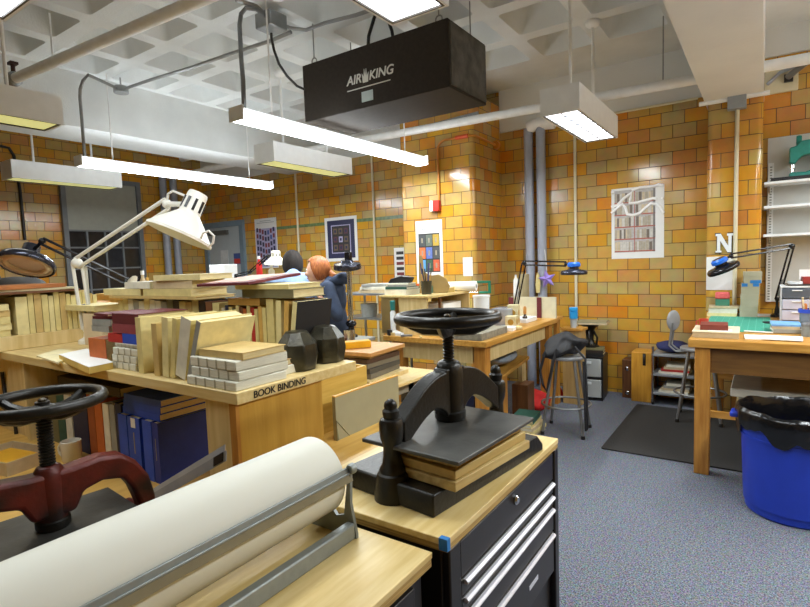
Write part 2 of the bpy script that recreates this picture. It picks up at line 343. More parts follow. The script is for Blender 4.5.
MB().tube([q,oz(290,28,3.58),oz(306,30,3.58),oz(325,23,3.6),oz(356,15,3.6),oz(390,4,3.6)], .016, 8).build('feed_conduit', GALV, jb)
MB().tube([oz(236,0,3.6),oz(256,6,3.6),q], .016, 8).build('short_conduit', GALV, jb)
# ---------------------------------------------------------------- air cleaner
AKM = mat('brown_black_metal',(46,40,34),.75,spec=.25,var=.15,scale=30,bump=.1)
AKS = mat('dusty_filter_side',(92,88,80),.85,rgb2=(58,56,52),scale=9,bump=.5)
ax0, ax1, ay0, ay1, az0, az1 = -3.365,-1.905,3.43,4.045,2.852,3.335
ak = thing('air_cleaner', 'large brown-black box air cleaner hung on hooks from the ceiling', 'air cleaner')
box(ax0,ax1,ay0,ay1,az0,az1).build('casing', AKM, ak, bevel=.006)
box(ax1-.002,ax1+.012,ay0+.02,ay1-.02,az0+.02,az1-.02).build('filter_face', AKS, ak)
LOGO = mat('silver_print',(214,214,208),.5,var=.02)
lx, lz = oy(366,77,ay0).x, oy(366,77,ay0).z
text_mesh('logo_word', 'AIR', .10, .002, LOGO, ak, (lx-.125,ay0-.003,lz+.0), (PI/2,0,0), .2)
text_mesh('logo_word', 'KING', .10, .002, LOGO, ak, (lx+.15,ay0-.003,lz+.0), (PI/2,0,0), .2)
b = MB(); T = X((lx-.005,ay0-.001,lz+.005),(PI/2,0,0))
b.prism([(-.026,-.045),(.026,-.045),(.034,.03),(.016,.0),(.010,.062),(.0,.005),(-.010,.062),(-.016,.0),(-.034,.03)],0,.004,T)
b.build('crown_emblem', LOGO, ak)
box(lx-.20,lx+.24,ay0-.003,ay0,lz-.078,lz-.07).build('logo_rule', LOGO, ak)
box(lx-.05,lx+.065,ay0-.004,ay0,lz-.19,lz-.11).build('sticker', mat('pale_sticker',(176,190,192),.4), ak)
for x, y in ((ax0+.1,ay0+.05),(ax1-.1,ay0+.05),(ax0+.1,ay1-.06),(ax1-.1,ay1-.06)):
    hk = MB().tube([(x+.028*math.cos(t*PI/6),y,az1+.03+.028*math.sin(t*PI/6)) for t in range(12)], .006, 6, closed=True); hk.tube([(x,y,az1),(x,y,az1+.01)],.007,6)
    hk = hk.build('eye_hook', GALV, ak); MB().tube([(x,y,az1+.055),(x,y,ZC)],.006,6).build('suspension_wire', GALV, hk)
CORD = mat('black_rubber_cord',(18,18,18),.5)
MB().tube([oz(277,93,2.9)*0+Vector((ax0,ay0+.25,3.12)), oz(297,86,3.14), oz(287,76,3.2), oz(279,64,3.28), oz(274,50,3.38), oz(271.5,38,3.47), oz(271,30,3.52)], .011, 8).build('power_cord', CORD, ak)
MB().tube([(lx-.13,ay0+.2,az1),(lx-.11,ay0+.2,az1+.16),(lx-.04,ay0+.2,az1+.3),(lx+.02,ay0+.2,az1+.33),(lx+.08,ay0+.2,az1+.28),(lx+.13,ay0+.2,az1+.14),(lx+.15,ay0+.2,az1)], .014, 8).build('cord_loop', CORD, ak)
# ---------------------------------------------------------------- light fittings
TUBE_ON = mat('lit_diffuser',(246,252,255),.4,var=0,emit=17)
LENS_ON = mat('lit_lens_bright',(248,252,255),.4,var=0,emit=6)
LENS_W = mat('lit_lens_white',(250,252,255),.4,var=.0,emit=2.6)
LENS_Y = mat('lit_lens_yellow',(226,226,150),.4,var=.03,emit=.55)
FRAME = mat('dark_lens_frame',(52,46,38),.5)
LIGHTS = []
def lamp(name, x, y, z, sx, sy, power, col=(.90,.97,1)):
    l = bpy.data.lights.new(name,'AREA'); l.shape = 'RECTANGLE'; l.size = sx; l.size_y = sy; l.energy = power; l.color = col
    o = bpy.data.objects.new(name, l); COL.objects.link(o); o.location = (x,y,z); LIGHTS.append(o); return o
def strip(label, x, y0, y1, z=2.68, power=60):
    t = thing('strip_light', label, 'ceiling light', group='bare strip lights')
    box(x-.032,x+.032,y0,y1,z+.055,z+.1).build('housing', WHITE, t, bevel=.004)
    MB().prism([(-.068,.050),(-.075,.02),(-.055,0),(.055,0),(.075,.02),(.068,.050)],0,y1-y0-.02,Matrix.Translation((x,y1-.01,z)) @ Matrix(((1,0,0,0),(0,0,-1,0),(0,1,0,0),(0,0,0,1)))).build('diffuser', TUBE_ON, t)
    for y in (y0-.002,y1-.012): box(x-.078,x+.078,y,y+.014,z-.002,z+.102).build('end_cap', WHITE, t)
    for y in (y0+.35,y1-.35): MB().tube([(x,y,z+.1),(x,y,ZC)],.007,6).build('hanger_rod', PIPEW, t)
    lamp('strip_lamp', x, (y0+y1)/2, z-.006, .1, y1-y0-.05, power)
strip('lit bare strip light nearer the left wall above the far tables', -5.74, 2.60, 5.10)
strip('lit bare strip light crossing below the air cleaner', -3.23, 2.58, 5.14)
def lightbox(label, x0, x1, y0, y1, lens, power, z=2.68, h=.2, col=(.90,.97,1), grid=False):
    t = thing('light_box', label, 'ceiling light', group='white boxed ceiling lights')
    b = MB(); b.bx(x0,x1,y0,y0+.012,z,z+h); b.bx(x0,x1,y1-.012,y1,z,z+h); b.bx(x0,x0+.012,y0+.012,y1-.012,z,z+h); b.bx(x1-.012,x1,y0+.012,y1-.012,z,z+h); b.bx(x0+.012,x1-.012,y0+.012,y1-.012,z+h-.012,z+h)
    b.build('housing', WHITE, t)
    b = MB(); f = .022
    b.bx(x0+.013,x1-.013,y0+.013,y0+f,z-.001,z+.02); b.bx(x0+.013,x1-.013,y1-f,y1-.013,z-.001,z+.02); b.bx(x0+.013,x0+f,y0+f,y1-f,z-.001,z+.02); b.bx(x1-f,x1-.013,y0+f,y1-f,z-.001,z+.02)
    b.build('frame', FRAME, t)
    box(x0+f,x1-f,y0+f,y1-f,z+.008,z+.02).build('lens', lens, t)
    if grid:
        b = MB()
        for i in range(1,8): y = y0+(y1-y0)*i/8; b.bx(x0+f,x1-f,y-.004,y+.004,z+.0005,z+.007)
        b.bx((x0+x1)/2-.004,(x0+x1)/2+.004,y0+f,y1-f,z+.001,z+.0065); b.build('louvre', mat('louvre_grey',(176,184,196),.4), t)
    for y in (y0+.28,y1-.28):
        r = MB().tube([((x0+x1)/2,y,z+h),((x0+x1)/2,y,ZC)],.013,8).build('hanger_rod', PIPEW, t)
        MB().ball(((x0+x1)/2,y,ZC-.02),.065,12,(1,1,.7)).build('canopy', PIPEW, r)
    if power: lamp('box_lamp', (x0+x1)/2, (y0+y1)/2, z-.004, x1-x0-.06, y1-y0-.06, power, col)
lightbox('white boxed ceiling light with cool white lens before the tiled alcove', -1.45,-1.15,4.04,5.27, LENS_W, 25, grid=True)
lightbox('white boxed ceiling light with bright lens at top centre above air cleaner', -1.43,-1.13,.80,2.05, LENS_ON, 16)
lightbox('white boxed ceiling light left of air cleaner, behind the strip light', -4.47,-4.17,3.78,5.02, LENS_Y, 8, col=(1,.95,.8))
lightbox('white boxed ceiling light cut by left edge of picture, yellowish lens', -4.53,-4.23,.58,1.84, LENS_Y, 8, col=(1,.95,.8))
lightbox('white boxed ceiling light farthest left, hanging before the blinded window', -7.18,-6.88,2.42,3.63, LENS_Y, 8, col=(1,.95,.8))
q = oz(20,11,2.68)
lightbox('glaring boxed ceiling light in the top left corner', q.x-.15,q.x+.15,q.y-1.25,q.y, LENS_ON, 14)

# strip lights added out of view to brighten the right wall shelves
strip('added out-of-view strip light right of the camera above the aisle', .95, 1.2, 3.75)
strip('added out-of-view strip light above the right bench end', 1.35, 3.9, 6.0, power=45)
# ================================================================ benches, carts, tables
PLY = wood('plywood_top', (226,202,142), (208,178,110), 5, .4, 1)
PLYX = wood('plywood_along', (224,202,146), (208,180,116), 5, .4, 0)
EDGE = mat('ply_edge', (196,164,96), .55, rgb2=(150,118,64), scale=30, stretch=(.3,.3,12))
OAKX = wood('bench_oak_x', (204,152,72), (178,122,46), 5, .38, 0)
OAKY = wood('bench_oak_y', (208,158,76), (182,128,50), 5, .38, 1)
OAKZ = wood('bench_oak_z', (194,138,60), (166,108,40), 5, .4, 2)
OCHRE = wood('ochre_ply', (200,154,62), (184,138,48), 3, .45, 2)
OCHREY = wood('ochre_ply_deck', (206,166,88), (186,142,62), 3, .45, 1)
PALEW = wood('pale_wood', (222,200,146), (204,178,118), 4, .5, 2)
BROWNW = wood('brown_wood', (112,70,36), (80,46,22), 4, .4, 2)
YELW = mat('yellow_wood', (214,160,40), .45, rgb2=(198,142,30), scale=6)
def table(label, x0, x1, y0, y1, z, legs, th=.05, leg=.095, apron=.14, apm=None, top=None, gap=.06, rail=None):
    t = thing('workbench', label, 'table')
    box(x0,x1,y0,y1,z-th,z).build('tabletop', top or OAKX, t, bevel=.006)
    for lx, ly in legs: box(lx,lx+leg,ly,ly+leg,0,z-th).build('leg', OAKZ, t, bevel=.004)
    if apron:
        xs0, xs1 = x0+gap+leg, x1-gap-leg; a0, a1 = z-th-apron, z-th-.001; am = apm or OAKX
        box(xs0,xs1,y0+gap+.02,y0+gap+.045,a0,a1).build('apron', am, t); box(xs0,xs1,y1-gap-.045,y1-gap-.02,a0,a1).build('apron', am, t)
        box(x0+gap+.02,x0+gap+.045,y0+gap+leg,y1-gap-leg,a0,a1).build('apron', am, t); box(x1-gap-.045,x1-gap-.02,y0+gap+leg,y1-gap-leg,a0,a1).build('apron', am, t)
    return t
# ---- tool chest cart (holds the black press) ---------------------------------
CARTM = mat('black_cart_paint', (30,27,26), .38, var=.08); CARTS = mat('cart_drawer_black', (36,32,30), .34, var=.06)
ALU = mat('bright_aluminium', (222,222,230), .3, .25, var=.05)
cx0, cx1, cy0, cy1, cz = -1.035, -.553, .93, 1.668, 1.0
ct = thing('tool_chest', 'black rolling tool chest with drawers and plywood top under the black press', 'tool chest')
box(cx0,cx1,cy0,cy1,cz-.016,cz).build('wood_top', PLY, ct, bevel=.002)
box(cx0+.002,cx1-.002,cy0+.002,cy1-.002,cz-.03,cz-.016).build('top_edge', EDGE, ct)
bx0, bx1, by0, by1 = cx0+.015, cx1-.001, cy0+.012, cy1-.001
b = MB(); b.bx(bx0,bx1-.02,by0,by1,.13,cz-.03); b.bx(bx1-.02,bx1,by0,by0+.05,.13,cz-.03); b.bx(bx1-.02,bx1,by1-.035,by1,.13,cz-.03); b.bx(bx1-.02,bx1,by0+.05,by1-.035,.13,.2)
b.build('cabinet', CARTM, ct, bevel=.004)
dz = [.965, .873, .828, .786, .702, .56, .205]
d0, d1 = by0+.056, by1-.041
for i in range(5):
    z1, z0 = dz[i]-.003, dz[i+1]+.003
    dr = box(bx1-.019,bx1-.004,d0,d1,(dz[i+1]+.003) if i else dz[1]+.003,dz[i]-.003).build('drawer', CARTS, ct, bevel=.002)
    if i:
            hz = dz[i]-.010
            MB().prism([(bx1-.004,hz-.006),(bx1+.006,hz-.005),(bx1+.008,hz+.001),(bx1+.003,hz+.006),(bx1-.004,hz+.006)],0,d1-d0-.02,Matrix(((1,0,0,0),(0,0,-1,d1-.01),(0,1,0,0),(0,0,0,1)))).build('drawer_pull', ALU, dr)
q = ox(516,500,bx1); lk = MB().lathe([(.013,0),(.013,.008),(.009,.012)], X((bx1-.005,q.y,q.z),(0,PI/2,0)), 14).build('lock', CHROME, ct)
q = ox(535,583,bx1); box(bx1-.0045,bx1-.003,q.y-.035,q.y+.035,q.z-.007,q.z+.007).build('badge', ALU, ct)
for x in (bx0+.06,bx1-.06):
    for y in (by0+.06,by1-.06):
        c = box(x-.03,x+.03,y-.03,y+.03,.1,.13).build('caster', STEEL, ct); MB().lathe([(.045,-.015),(.05,-.01),(.05,.01),(.045,.015)], X((x,y,.05),(0,PI/2,0)), 14).build('wheel', DARK, c)
BTAPE = mat('blue_tape', (40,120,190), .6)
tag(box(cx1-.02,cx1+.0015,cy0-.0015,cy0+.012,cz-.026,cz+.001).build('tape_strip', BTAPE), 'bit of blue tape on the near corner of the tool chest top', 'tape')
# ---- second, nearer cart (holds the paper roll) -------------------------------
rt = thing('supply_cart', 'black cart with thick plywood top carrying the paper roll cutter', 'cart')
rx0, rx1, ry0, ry1, rz = -1.06, -.575, .0, .905, .98
box(rx0,rx1,ry0,ry1,rz-.014,rz).build('wood_top', PLY, rt, bevel=.002); box(rx0+.002,rx1-.002,ry0+.002,ry1-.002,rz-.032,rz-.014).build('top_edge', EDGE, rt)
box(rx0+.02,rx1-.02,ry0+.02,ry1-.015,.13,rz-.032).build('cabinet', CARTM, rt, bevel=.004)
for i in range(4): box(rx1-.0205,rx1-.008,ry0+.06,ry1-.06,.2+.185*i,.375+.185*i).build('drawer', CARTS, rt, bevel=.002)
for x in (rx0+.07,rx1-.08):
    for y in (ry0+.07,ry1-.07):
        c = box(x-.03,x+.03,y-.03,y+.03,.1,.13).build('caster', STEEL, rt); MB().lathe([(.045,-.015),(.05,-.01),(.05,.01),(.045,.015)], X((x,y,.05),(0,PI/2,0)), 14).build('wheel', DARK, c)
# ---- paper roll and its cutter ------------------------------------------------
PAPERW = mat('white_kraft_paper', (212,211,198), .6, var=.015, scale=3)
GREYH = mat('grey_hammered_steel', (136,142,140), .42, .3, var=.08, scale=40)
rcx, rcz, rr = -.862, 1.108, .09
pr = thing('paper_roll', 'big roll of white paper lying in the grey cutter at lower left', 'paper roll')
MB().lathe([(.02,-.0),(rr-.002,0),(rr,.002),(rr,.868),(rr-.002,.87),(.02,.87)], X((rcx,-.01,rcz),(-PI/2,0,0)), 56, cap=False).build('paper', PAPERW, pr, ang=30)
MB().lathe([(.02,-.012),(.026,-.012),(.026,.882),(.02,.882)], X((rcx,-.01,rcz),(-PI/2,0,0)), 20, cap=False).build('core', mat('cardboard_core',(160,124,80),.8), pr)
pcut = thing('roll_cutter', 'grey steel paper roll cutter stand with a long blade bar', 'paper cutter')
b = MB()
b.bx(-.772,-.750,-.03,.86,.981,1.018); b.bx(-.985,-.965,-.03,.86,.981,1.018)
b.build('base_rail', GREYH, pcut, bevel=.004)
for y in (-.042,.8605):
    T = Matrix(((1,0,0,0),(0,0,1,y),(0,1,0,0),(0,0,0,1)))
    b = MB().prism([(-.748,.981),(-.985,.981),(-.985,1.0),(-.90,1.0),(-.88,1.135),(-.845,1.135),(-.83,1.05),(-.805,1.022),(-.782,1.03),(-.772,1.09),(-.768,1.13),(-.758,1.13),(-.762,1.06),(-.748,.99)],0,.008,T)
    b.build('end_bracket', GREYH, pcut)
T = Matrix.Translation((-.7665,.0,1.128)) @ Euler((0,math.radians(-14),0)).to_matrix().to_4x4()
b = MB(); b.bx(-.004,.004,-.045,.87,-.010,.014,T); b.bx(.004,.009,-.045,.87,-.001,.003,T); b.build('blade_bar', GREYH, pcut, bevel=.001)
b = MB(); b.bx(.0042,.006,-.04,.868,-.018,-.002,T); b.build('blade', mat('dull_blade',(140,140,124),.35,.5), pcut)
MB().lathe([(.001,-.008),(.010,-.008),(.012,-.004),(.012,.006),(.006,.01),(.001,.01)], X((-.762,.87,1.138),(-PI/2,0,0)), 16).build('bar_knob', GREYH, pcut)
# ---- iron book presses ----------------------------------------------------------
IRON = mat('black_iron', (30,28,24), .36, .35, var=.25, scale=18, bump=.12, bscale=90)
IRONP = mat('worn_platen', (88,88,84), .45, .3, rgb2=(48,47,44), scale=7, bump=.05)
REDI = mat('red_rust_iron', (104,30,20), .42, .15, rgb2=(34,20,17), scale=9, bump=.15, bscale=60)
WORN = mat('worn_bronze_iron', (58,50,34), .35, .4, var=.3, scale=14)
def press(label, loc, rz, half, zhub, zcol, zwheel, rw, zfoot, body, platen_dim, platen_off, base_half, base_h=.055, arch_t=.03, scr=.017, prot=0., yoke=False):
    t = thing('book_press', label, 'book press', loc, rz)
    bh, bd = base_half
    b = MB(); b.prism([(-bh,0),(bh,0),(bh,.02),(bh-.035,base_h),(-bh+.004,base_h),(-bh,base_h-.006)],-bd,bd,Matrix(((1,0,0,0),(0,0,-1,0),(0,1,0,0),(0,0,0,1))))
    b.build('base', IRON if body is IRON else body, t, bevel=.004)
    for s in (() if yoke else (-1,1)):
        pf = [(.001,0),(.05,0),(.05,.012),(.044,.05),(.04,.066),(.034,.07),(.034,.078),(.027,.088),(.023,.11),(.0225,zcol-.07),(.029,zcol-.05),(.031,zcol-.03),(.031,zcol-.008),(.027,zcol),(.019,zcol+.003),(.021,zcol+.012),(.0215,zcol+.022),(.016,zcol+.027),(.017,zcol+.034),(.015,zcol+.043),(.008,zcol+.05),(.001,zcol+.052)]
        MB().lathe(pf, X((s*half,0,0)), 22).build('column', body, t)
        MB().lathe([(.014,0),(.014,.012),(.009,.016)], X((s*(half+.0),-.062,.0)), 8).build('mounting_bolt', body, t)
    # arch
    n = 16; up, lo = [], []
    zs, zu = zcol-.012, zcol-.085
    for i in range(n+1):
        u = i/n; x = -half+.022+u*(half-.022-.045)
        e = math.sin(u*PI/2)
        up.append((x, zs+(zhub-.012-zs)*e**1.0)); lo.append((x, zu+(zhub-.1-zu)*math.sin(min(1,u*1.12)*PI/2) if u < .72 else zu+(zhub-.1-zu)*math.sin(.72*1.12*PI/2) - (u-.72)**2*.30))
    P = up+[(-.042,zhub-.004),(.042,zhub-.004)]+[(-x,z) for x,z in up[::-1]]+[(-x,z) for x,z in lo]+[(.042,lo[-1][1]-.012),(-.042,lo[-1][1]-.012)]+lo[::-1]
    if yoke:
        R_ = [(.05,zhub-.004),(.5*half,zhub+.004),(.72*half,zhub-.006),(.88*half,zhub-.04),(half+.005,zhub-.10),(half+.02,zhub-.17),(half+.022,.0)]
        I_ = [(half-.028,.0),(half-.030,zhub-.19),(half-.05,zhub-.125),(.72*half,zhub-.085),(.5*half,zhub-.072),(.3*half,zhub-.085),(.055,zhub-.135)]
        P = R_+I_+[(-x,z) for x,z in I_[::-1]]+[(-x,z) for x,z in R_[::-1]]; lo = [(0,zhub-.135)]
    MB().prism(P,-arch_t,arch_t,Matrix(((1,0,0,0),(0,0,-1,0),(0,1,0,0),(0,0,0,1)))).build('arch', body, t, bevel=.013, seg=3)
    zb = lo[-1][1]-.018
    MB().lathe([(.03,zb),(.038,zb+.006),(.04,zhub-.02),(.036,zhub),(.03,zhub+.01),(.022,zhub+.014)], None, 24).build('hub', body if body is IRON else body, t)
    # screw with thread ridges
    pf = [(.001,zfoot+.01)]; z = zfoot+.01
    while z < zwheel-.05: pf += [(scr*.8,z),(scr,z+.0025),(scr,z+.0045),(scr*.8,z+.007)]; z += .009
    pf += [(scr*.9,zwheel-.04),(scr*.9,zwheel),(.001,zwheel)]
    MB().lathe(pf, None, 16).build('screw', IRON, t)
    MB().lathe([(.001,zfoot-.014),(.042,zfoot-.014),(.045,zfoot-.008),(.045,zfoot+.01),(.036,zfoot+.014),(.036,zfoot+.024),(.022,zfoot+.03),(.016,zfoot+.03)], None, 24).build('screw_foot', IRON, t)
    # platen
    a, d = platen_dim; ox_, oy_ = platen_off
    MB().bx(-a/2,a/2,-d/2,d/2,zfoot-.026,zfoot-.015, X((ox_,oy_,0),(0,0,prot))).build('platen', IRONP, t, bevel=.003)
    # wheel
    w = MB().tube([(rw*math.cos(q*PI/24), rw*math.sin(q*PI/24), zwheel) for q in range(48)], .0165*rw/.15, 12, closed=True).build('handwheel', IRON if body is IRON else WORN if False else IRON, t)
    b = MB()
    for k in range(4):
        q = k*PI/2+.5; c, s_ = math.cos(q), math.sin(q)
        b.tube([(c*.02,s_*.02,zwheel-.034),(c*.07,s_*.07,zwheel-.034),(c*rw*.75,s_*rw*.75,zwheel-.022),(c*rw,s_*rw,zwheel-.002)],[.020,.017,.014,.012],8)
    b.build('spoke', IRON, w)
    MB().lathe([(.018,zwheel-.05),(.03,zwheel-.04),(.034,zwheel-.03),(.034,zwheel-.016),(.02,zwheel-.008),(.012,zwheel-.006)], None, 20).build('wheel_hub', IRON, w)
    MB().lathe([(.011,zwheel-.007),(.011,zwheel+.006),(.007,zwheel+.010)], None, 6).build('nut', WORN, w)
    return t
press('black iron book press with big handwheel standing on the tool chest', (-.742,1.288,1.0), math.radians(83), .249, .30, .205, .437, .139, .158, IRON, (.40,.30), (-.062,-.05), (.275,.15), prot=math.radians(3), arch_t=.024)
press('red-painted iron book press with black handwheel at left edge', (-1.70,.62,.75), math.radians(84), .262, .287, .215, .487, .150, .13, REDI, (.42,.34), (0,0), (.31,.17), arch_t=.034, scr=.021, yoke=True)
# boards under the platen
for i, (w_, l_, h0, h1, lab) in enumerate(((.20,.36,.0565,.080,'lowest wooden pressing board under the black press platen'),(.195,.35,.081,.104,'middle wooden pressing board under the black press platen'),(.19,.33,.105,.1305,'topmost wooden pressing board under the black press platen'))):
    o = box(-l_/2,l_/2,-w_/2,w_/2,h0,h1).build('pressing_board', wood('press_board%d'%i, ((206,182,120),(186,160,96),(218,192,124))[i], (176,146,84), 6, .5, 0), loc=Vector((-.665-.006*i,1.225+.003*i,1.0)), rot=(0,0,math.radians(83+i)), bevel=.002)
    tag(o, lab, 'board')
# ---- long low bench with a hutch of books -----------------------------------------
DK = .75
lb = thing('low_workbench', 'long low ochre workbench under the book hutch and red press', 'table')
MB().prism([(-4.1,.12),(-1.13,.12),(-1.13,2.55),(-2.4,2.55),(-2.4,1.66),(-4.1,1.66)],DK-.04,DK).build('tabletop', OCHREY, lb, bevel=.004)
for x, y in ((-4.05,.17),(-1.25,.17),(-4.05,1.54),(-1.25,2.43),(-2.36,2.43)): box(x,x+.08,y,y+.08,0,DK-.04).build('leg', OAKZ, lb)
HZ, hx0, hx1, hy0, hy1 = 1.2, -4.05, -1.38, 1.04, 1.634
ht = thing('book_hutch', 'pale wooden hutch shelf with lettered ochre side holding rows of books', 'hutch')
box(hx0,hx1,hy0,hy1,HZ-.04,HZ).build('worktop', PLYX, ht, bevel=.003)
box(hx1-.05,hx1-.018,hy0+.02,1.445,DK,HZ-.04).build('side_panel', OCHRE, ht)
box(hx1-.20,hx1-.05,hy0+.022,hy0+.04,DK,HZ-.04).build('front_panel', PALEW, ht)
box(hx1-.050,hx1-.017,hy0+.006,hy0+.02,DK,HZ-.04).build('corner_post', OAKZ, ht)
box(hx0+.05,-1.86,1.60,1.62,DK,HZ-.04).build('back_panel', PALEW, ht)
xd = oy(27,380,hy0+.03).x; box(xd-.03,xd,hy0+.02,1.6,DK,HZ-.04).build('divider', PALEW, ht)
box(hx0,hx0+.04,hy0+.02,1.6,DK,HZ-.04).build('side_panel', OCHRE, ht); box(hx0+.041,xd-.031,hy0+.04,hy0+.06,DK,HZ-.04).build('front_panel', PALEW, ht)
qq = [oy(x_,y_,hy0+.03) for x_,y_ in ((2,372),(5,395),(14,415),(17,440))]; tag(MB().tube(qq,.009,8).build('power_cable', DARK), 'dark cable hanging over the pale panel at the left end of hutch', 'cable')
INK = mat('black_ink', (34,28,18), .8)
text_mesh('lettering', 'BOOK BINDING', .033, .0008, INK, ht, (hx1+.0012,1.225,HZ-.021), (PI/2,0,PI/2), .05)
# ---- plywood table behind, with a stack of boards -----------------------------------
pt_ = thing('plywood_table', 'low plywood-topped table beyond the hutch, beside the black press', 'table')
box(-2.8,-1.71,2.25,2.83,.882,.9).build('tabletop', PLY, pt_, bevel=.002)
for x in (-2.75,-1.86):
    for y in (2.62,2.74): box(x,x+.06,y,y+.06,0,.882).build('leg', mat('grey_leg',(120,116,104),.6), pt_)
box(-2.78,-1.80,2.3,2.76,.80,.88).build('apron', mat('grey_apron',(140,134,116),.6), pt_)
# ---- middle bench -----------------------------------------------------------------
table('middle oak workbench crowded with tools below the tiled pier', -2.80,-1.79,3.70,5.42,.95, [(-2.74,3.76),(-1.93,3.76),(-2.74,5.27),(-1.93,5.27)], .05, .1, .15, PALEW, OAKY)
# ---- right bench ------------------------------------------------------------------
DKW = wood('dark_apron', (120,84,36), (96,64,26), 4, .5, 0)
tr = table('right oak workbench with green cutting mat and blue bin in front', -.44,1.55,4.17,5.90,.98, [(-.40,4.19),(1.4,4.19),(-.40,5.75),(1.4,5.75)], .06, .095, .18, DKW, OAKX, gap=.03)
box(-.16,1.4,4.345,5.76,.44,.47).build('lower_shelf', PALEW, tr); box(1.42,1.46,4.285,5.75,.39,.44).build('rail', OAKY, tr)
box(-.34,1.42,4.3,4.34,.395,.4395).build('rail', OAKX, tr); box(-.34,1.42,5.65,5.69,.395,.4395).build('rail', OAKX, tr)
# ---- floor mat --------------------------------------------------------------------
q = [oz(602,448,0), oz(700,470,0), oz(741,473,0)]
tag(MB().prism(rpoly(-1.09,.35,4.36,5.85,.02),0.001,.012).build('floor_mat', mat('black_rubber_mat',(46,45,44),.85,var=.1,scale=60,bump=.3,bscale=200)), 'black rubber anti-fatigue mat on the blue-grey carpet', 'mat')
# ---- blue bin with liner ------------------------------------------------------------
BLUEP = mat('blue_bin_plastic', (28,58,178), .38, var=.05)
LINER = mat('black_bin_liner', (14,14,16), .22, var=.2, scale=30, bump=.6, bscale=18)
bn = thing('waste_bin', 'big round blue waste bin with a black liner at right', 'bin', (.165,3.85,0)); bn.scale = (1,1,1.11)
MB().lathe([(.001,0),(.235,0),(.245,.01),(.262,.26),(.272,.42),(.278,.42),(.278,.432),(.274,.434),(.284,.53),(.292,.533),(.292,.545),(.276,.545),(.255,.05),(.001,.03)], None, 48).build('bucket', BLUEP, bn)
for s in (PI*.98, -.05):
    MB().cb((.30*math.cos(s),.30*math.sin(s),.51),(.06,.11,.03),(0,0,s)).build('handle', BLUEP, bn, bevel=.008)
b = MB(); n = 64; prof = []
for i in range(n):
    q = 2*PI*i/n; w = .012*math.sin(5*q+1)+.009*math.sin(11*q)+.006*math.sin(23*q)
    prof.append([( (.255+.3*w)*math.cos(q),(.255+.3*w)*math.sin(q),.36), ((.264+.2*w)*math.cos(q),(.264+.2*w)*math.sin(q),.545), ((.283)*math.cos(q),(.283)*math.sin(q),.590+.6*w), ((.310+.5*w)*math.cos(q),(.310+.5*w)*math.sin(q),.566+.3*w), ((.306+.6*w)*math.cos(q),(.306+.6*w)*math.sin(q),.49+1.2*w+.012*math.sin(2*q)), ((.300+.6*w)*math.cos(q),(.300+.6*w)*math.sin(q),.445+2.4*w+.018*math.sin(2*q))])
vs = [p for r in prof for p in r]; k = 6
fs = [(i*k+j, ((i+1)%n)*k+j, ((i+1)%n)*k+j+1, i*k+j+1) for i in range(n) for j in range(k-1)]
b.add(vs, fs); b.build('liner', LINER, bn, sub=1, ang=80)
# ---- stools ----------------------------------------------------------------------------
SEATM = mat('grey_stool_seat', (150,152,154), .45, .2, var=.06)
def stool(label, loc, rz, h, back=False, spread=.2):
    t = thing('stool', label, 'stool', loc, rz)
    MB().lathe([(.001,h-.03),(.155,h-.03),(.168,h-.022),(.17,h-.008),(.162,h),(.10,h-.004),(.001,h-.006)], None, 28).build('seat', SEATM, t)
    for k in range(4):
        q = PI/4+k*PI/2; c, s = math.cos(q), math.sin(q)
        l = MB().tube([(c*.13,s*.13,h-.03),(c*spread*1.25,s*spread*1.25,.012)],.0135,10).build('leg', GALV, t)
        MB().lathe([(.018,0),(.018,.02),(.014,.03)], X((c*spread*1.25,s*spread*1.25,0)), 10).build('foot_cap', DARK, l)
    for z, r in ((.26,.215*spread/.2),):
        MB().tube([(r*math.cos(i*PI/16),r*math.sin(i*PI/16),z) for i in range(32)],.010,8,closed=True).build('foot_ring', GALV, t)
    if back:
        R_ = Matrix.Rotation(math.radians(-12),4,'Z')
        for s in (-1,1): MB().tube([tuple(R_ @ Vector(v)) for v in [(-.10,s*.05,h-.04),(-.2,s*.045,h-.05),(-.26,s*.04,h+.0),(-.245,s*.035,h+.14),(-.232,s*.03,h+.22)]],.010,8).build('back_post', GALV, t)
        MB().ball((0,0,0),.1,16,(.18,.8,1.0)).build('backrest', SEATM, t, loc=R_ @ Vector((-.235,0,h+.24)), rot=(0,0,math.radians(-42)))
    return t
stool('grey steel stool with a black bag slung over its seat', (-1.475,4.68,0), math.radians(6), .705, spread=.2)
stool('grey steel stool with a small oval backrest beside the right bench', (-.485,5.56,.0125), math.radians(3), .69, back=True, spread=.2)
# ================================================================ books
PAG = mat('page_block', (226,212,164), .75, rgb2=(206,188,136), scale=60, stretch=(.4,.4,9))
PAGW = mat('white_page_block', (228,226,210), .75, rgb2=(206,204,186), scale=60, stretch=(.4,.4,9))
def cloth(name, rgb, rough=.6): return mat('cloth_'+name, rgb, rough, var=.09, scale=25, bump=.08, bscale=300)
CL = {k: cloth(k, v) for k, v in dict(cream=(214,198,134), tan=(198,170,108), paleyellow=(222,208,150), white=(220,216,198), grey=(150,150,142), maroon=(96,26,34), pinkmaroon=(142,62,68),
   blue=(34,76,186), navy=(30,34,66), deepblue=(26,50,138), red=(176,36,30), orange=(190,98,40), black=(30,28,28), green=(40,84,70), darkbrown=(48,36,26), brown=(122,76,44), ochre=(206,164,84), olive=(112,106,72), rust=(150,74,32), beige=(196,176,140), teal=(30,120,116), lightblue=(110,160,210), kraft=(178,142,92)).items()}
def T4(x,y,z,rz=0): return Matrix.Translation((x,y,z)) @ Matrix.Rotation(rz,4,'Z')
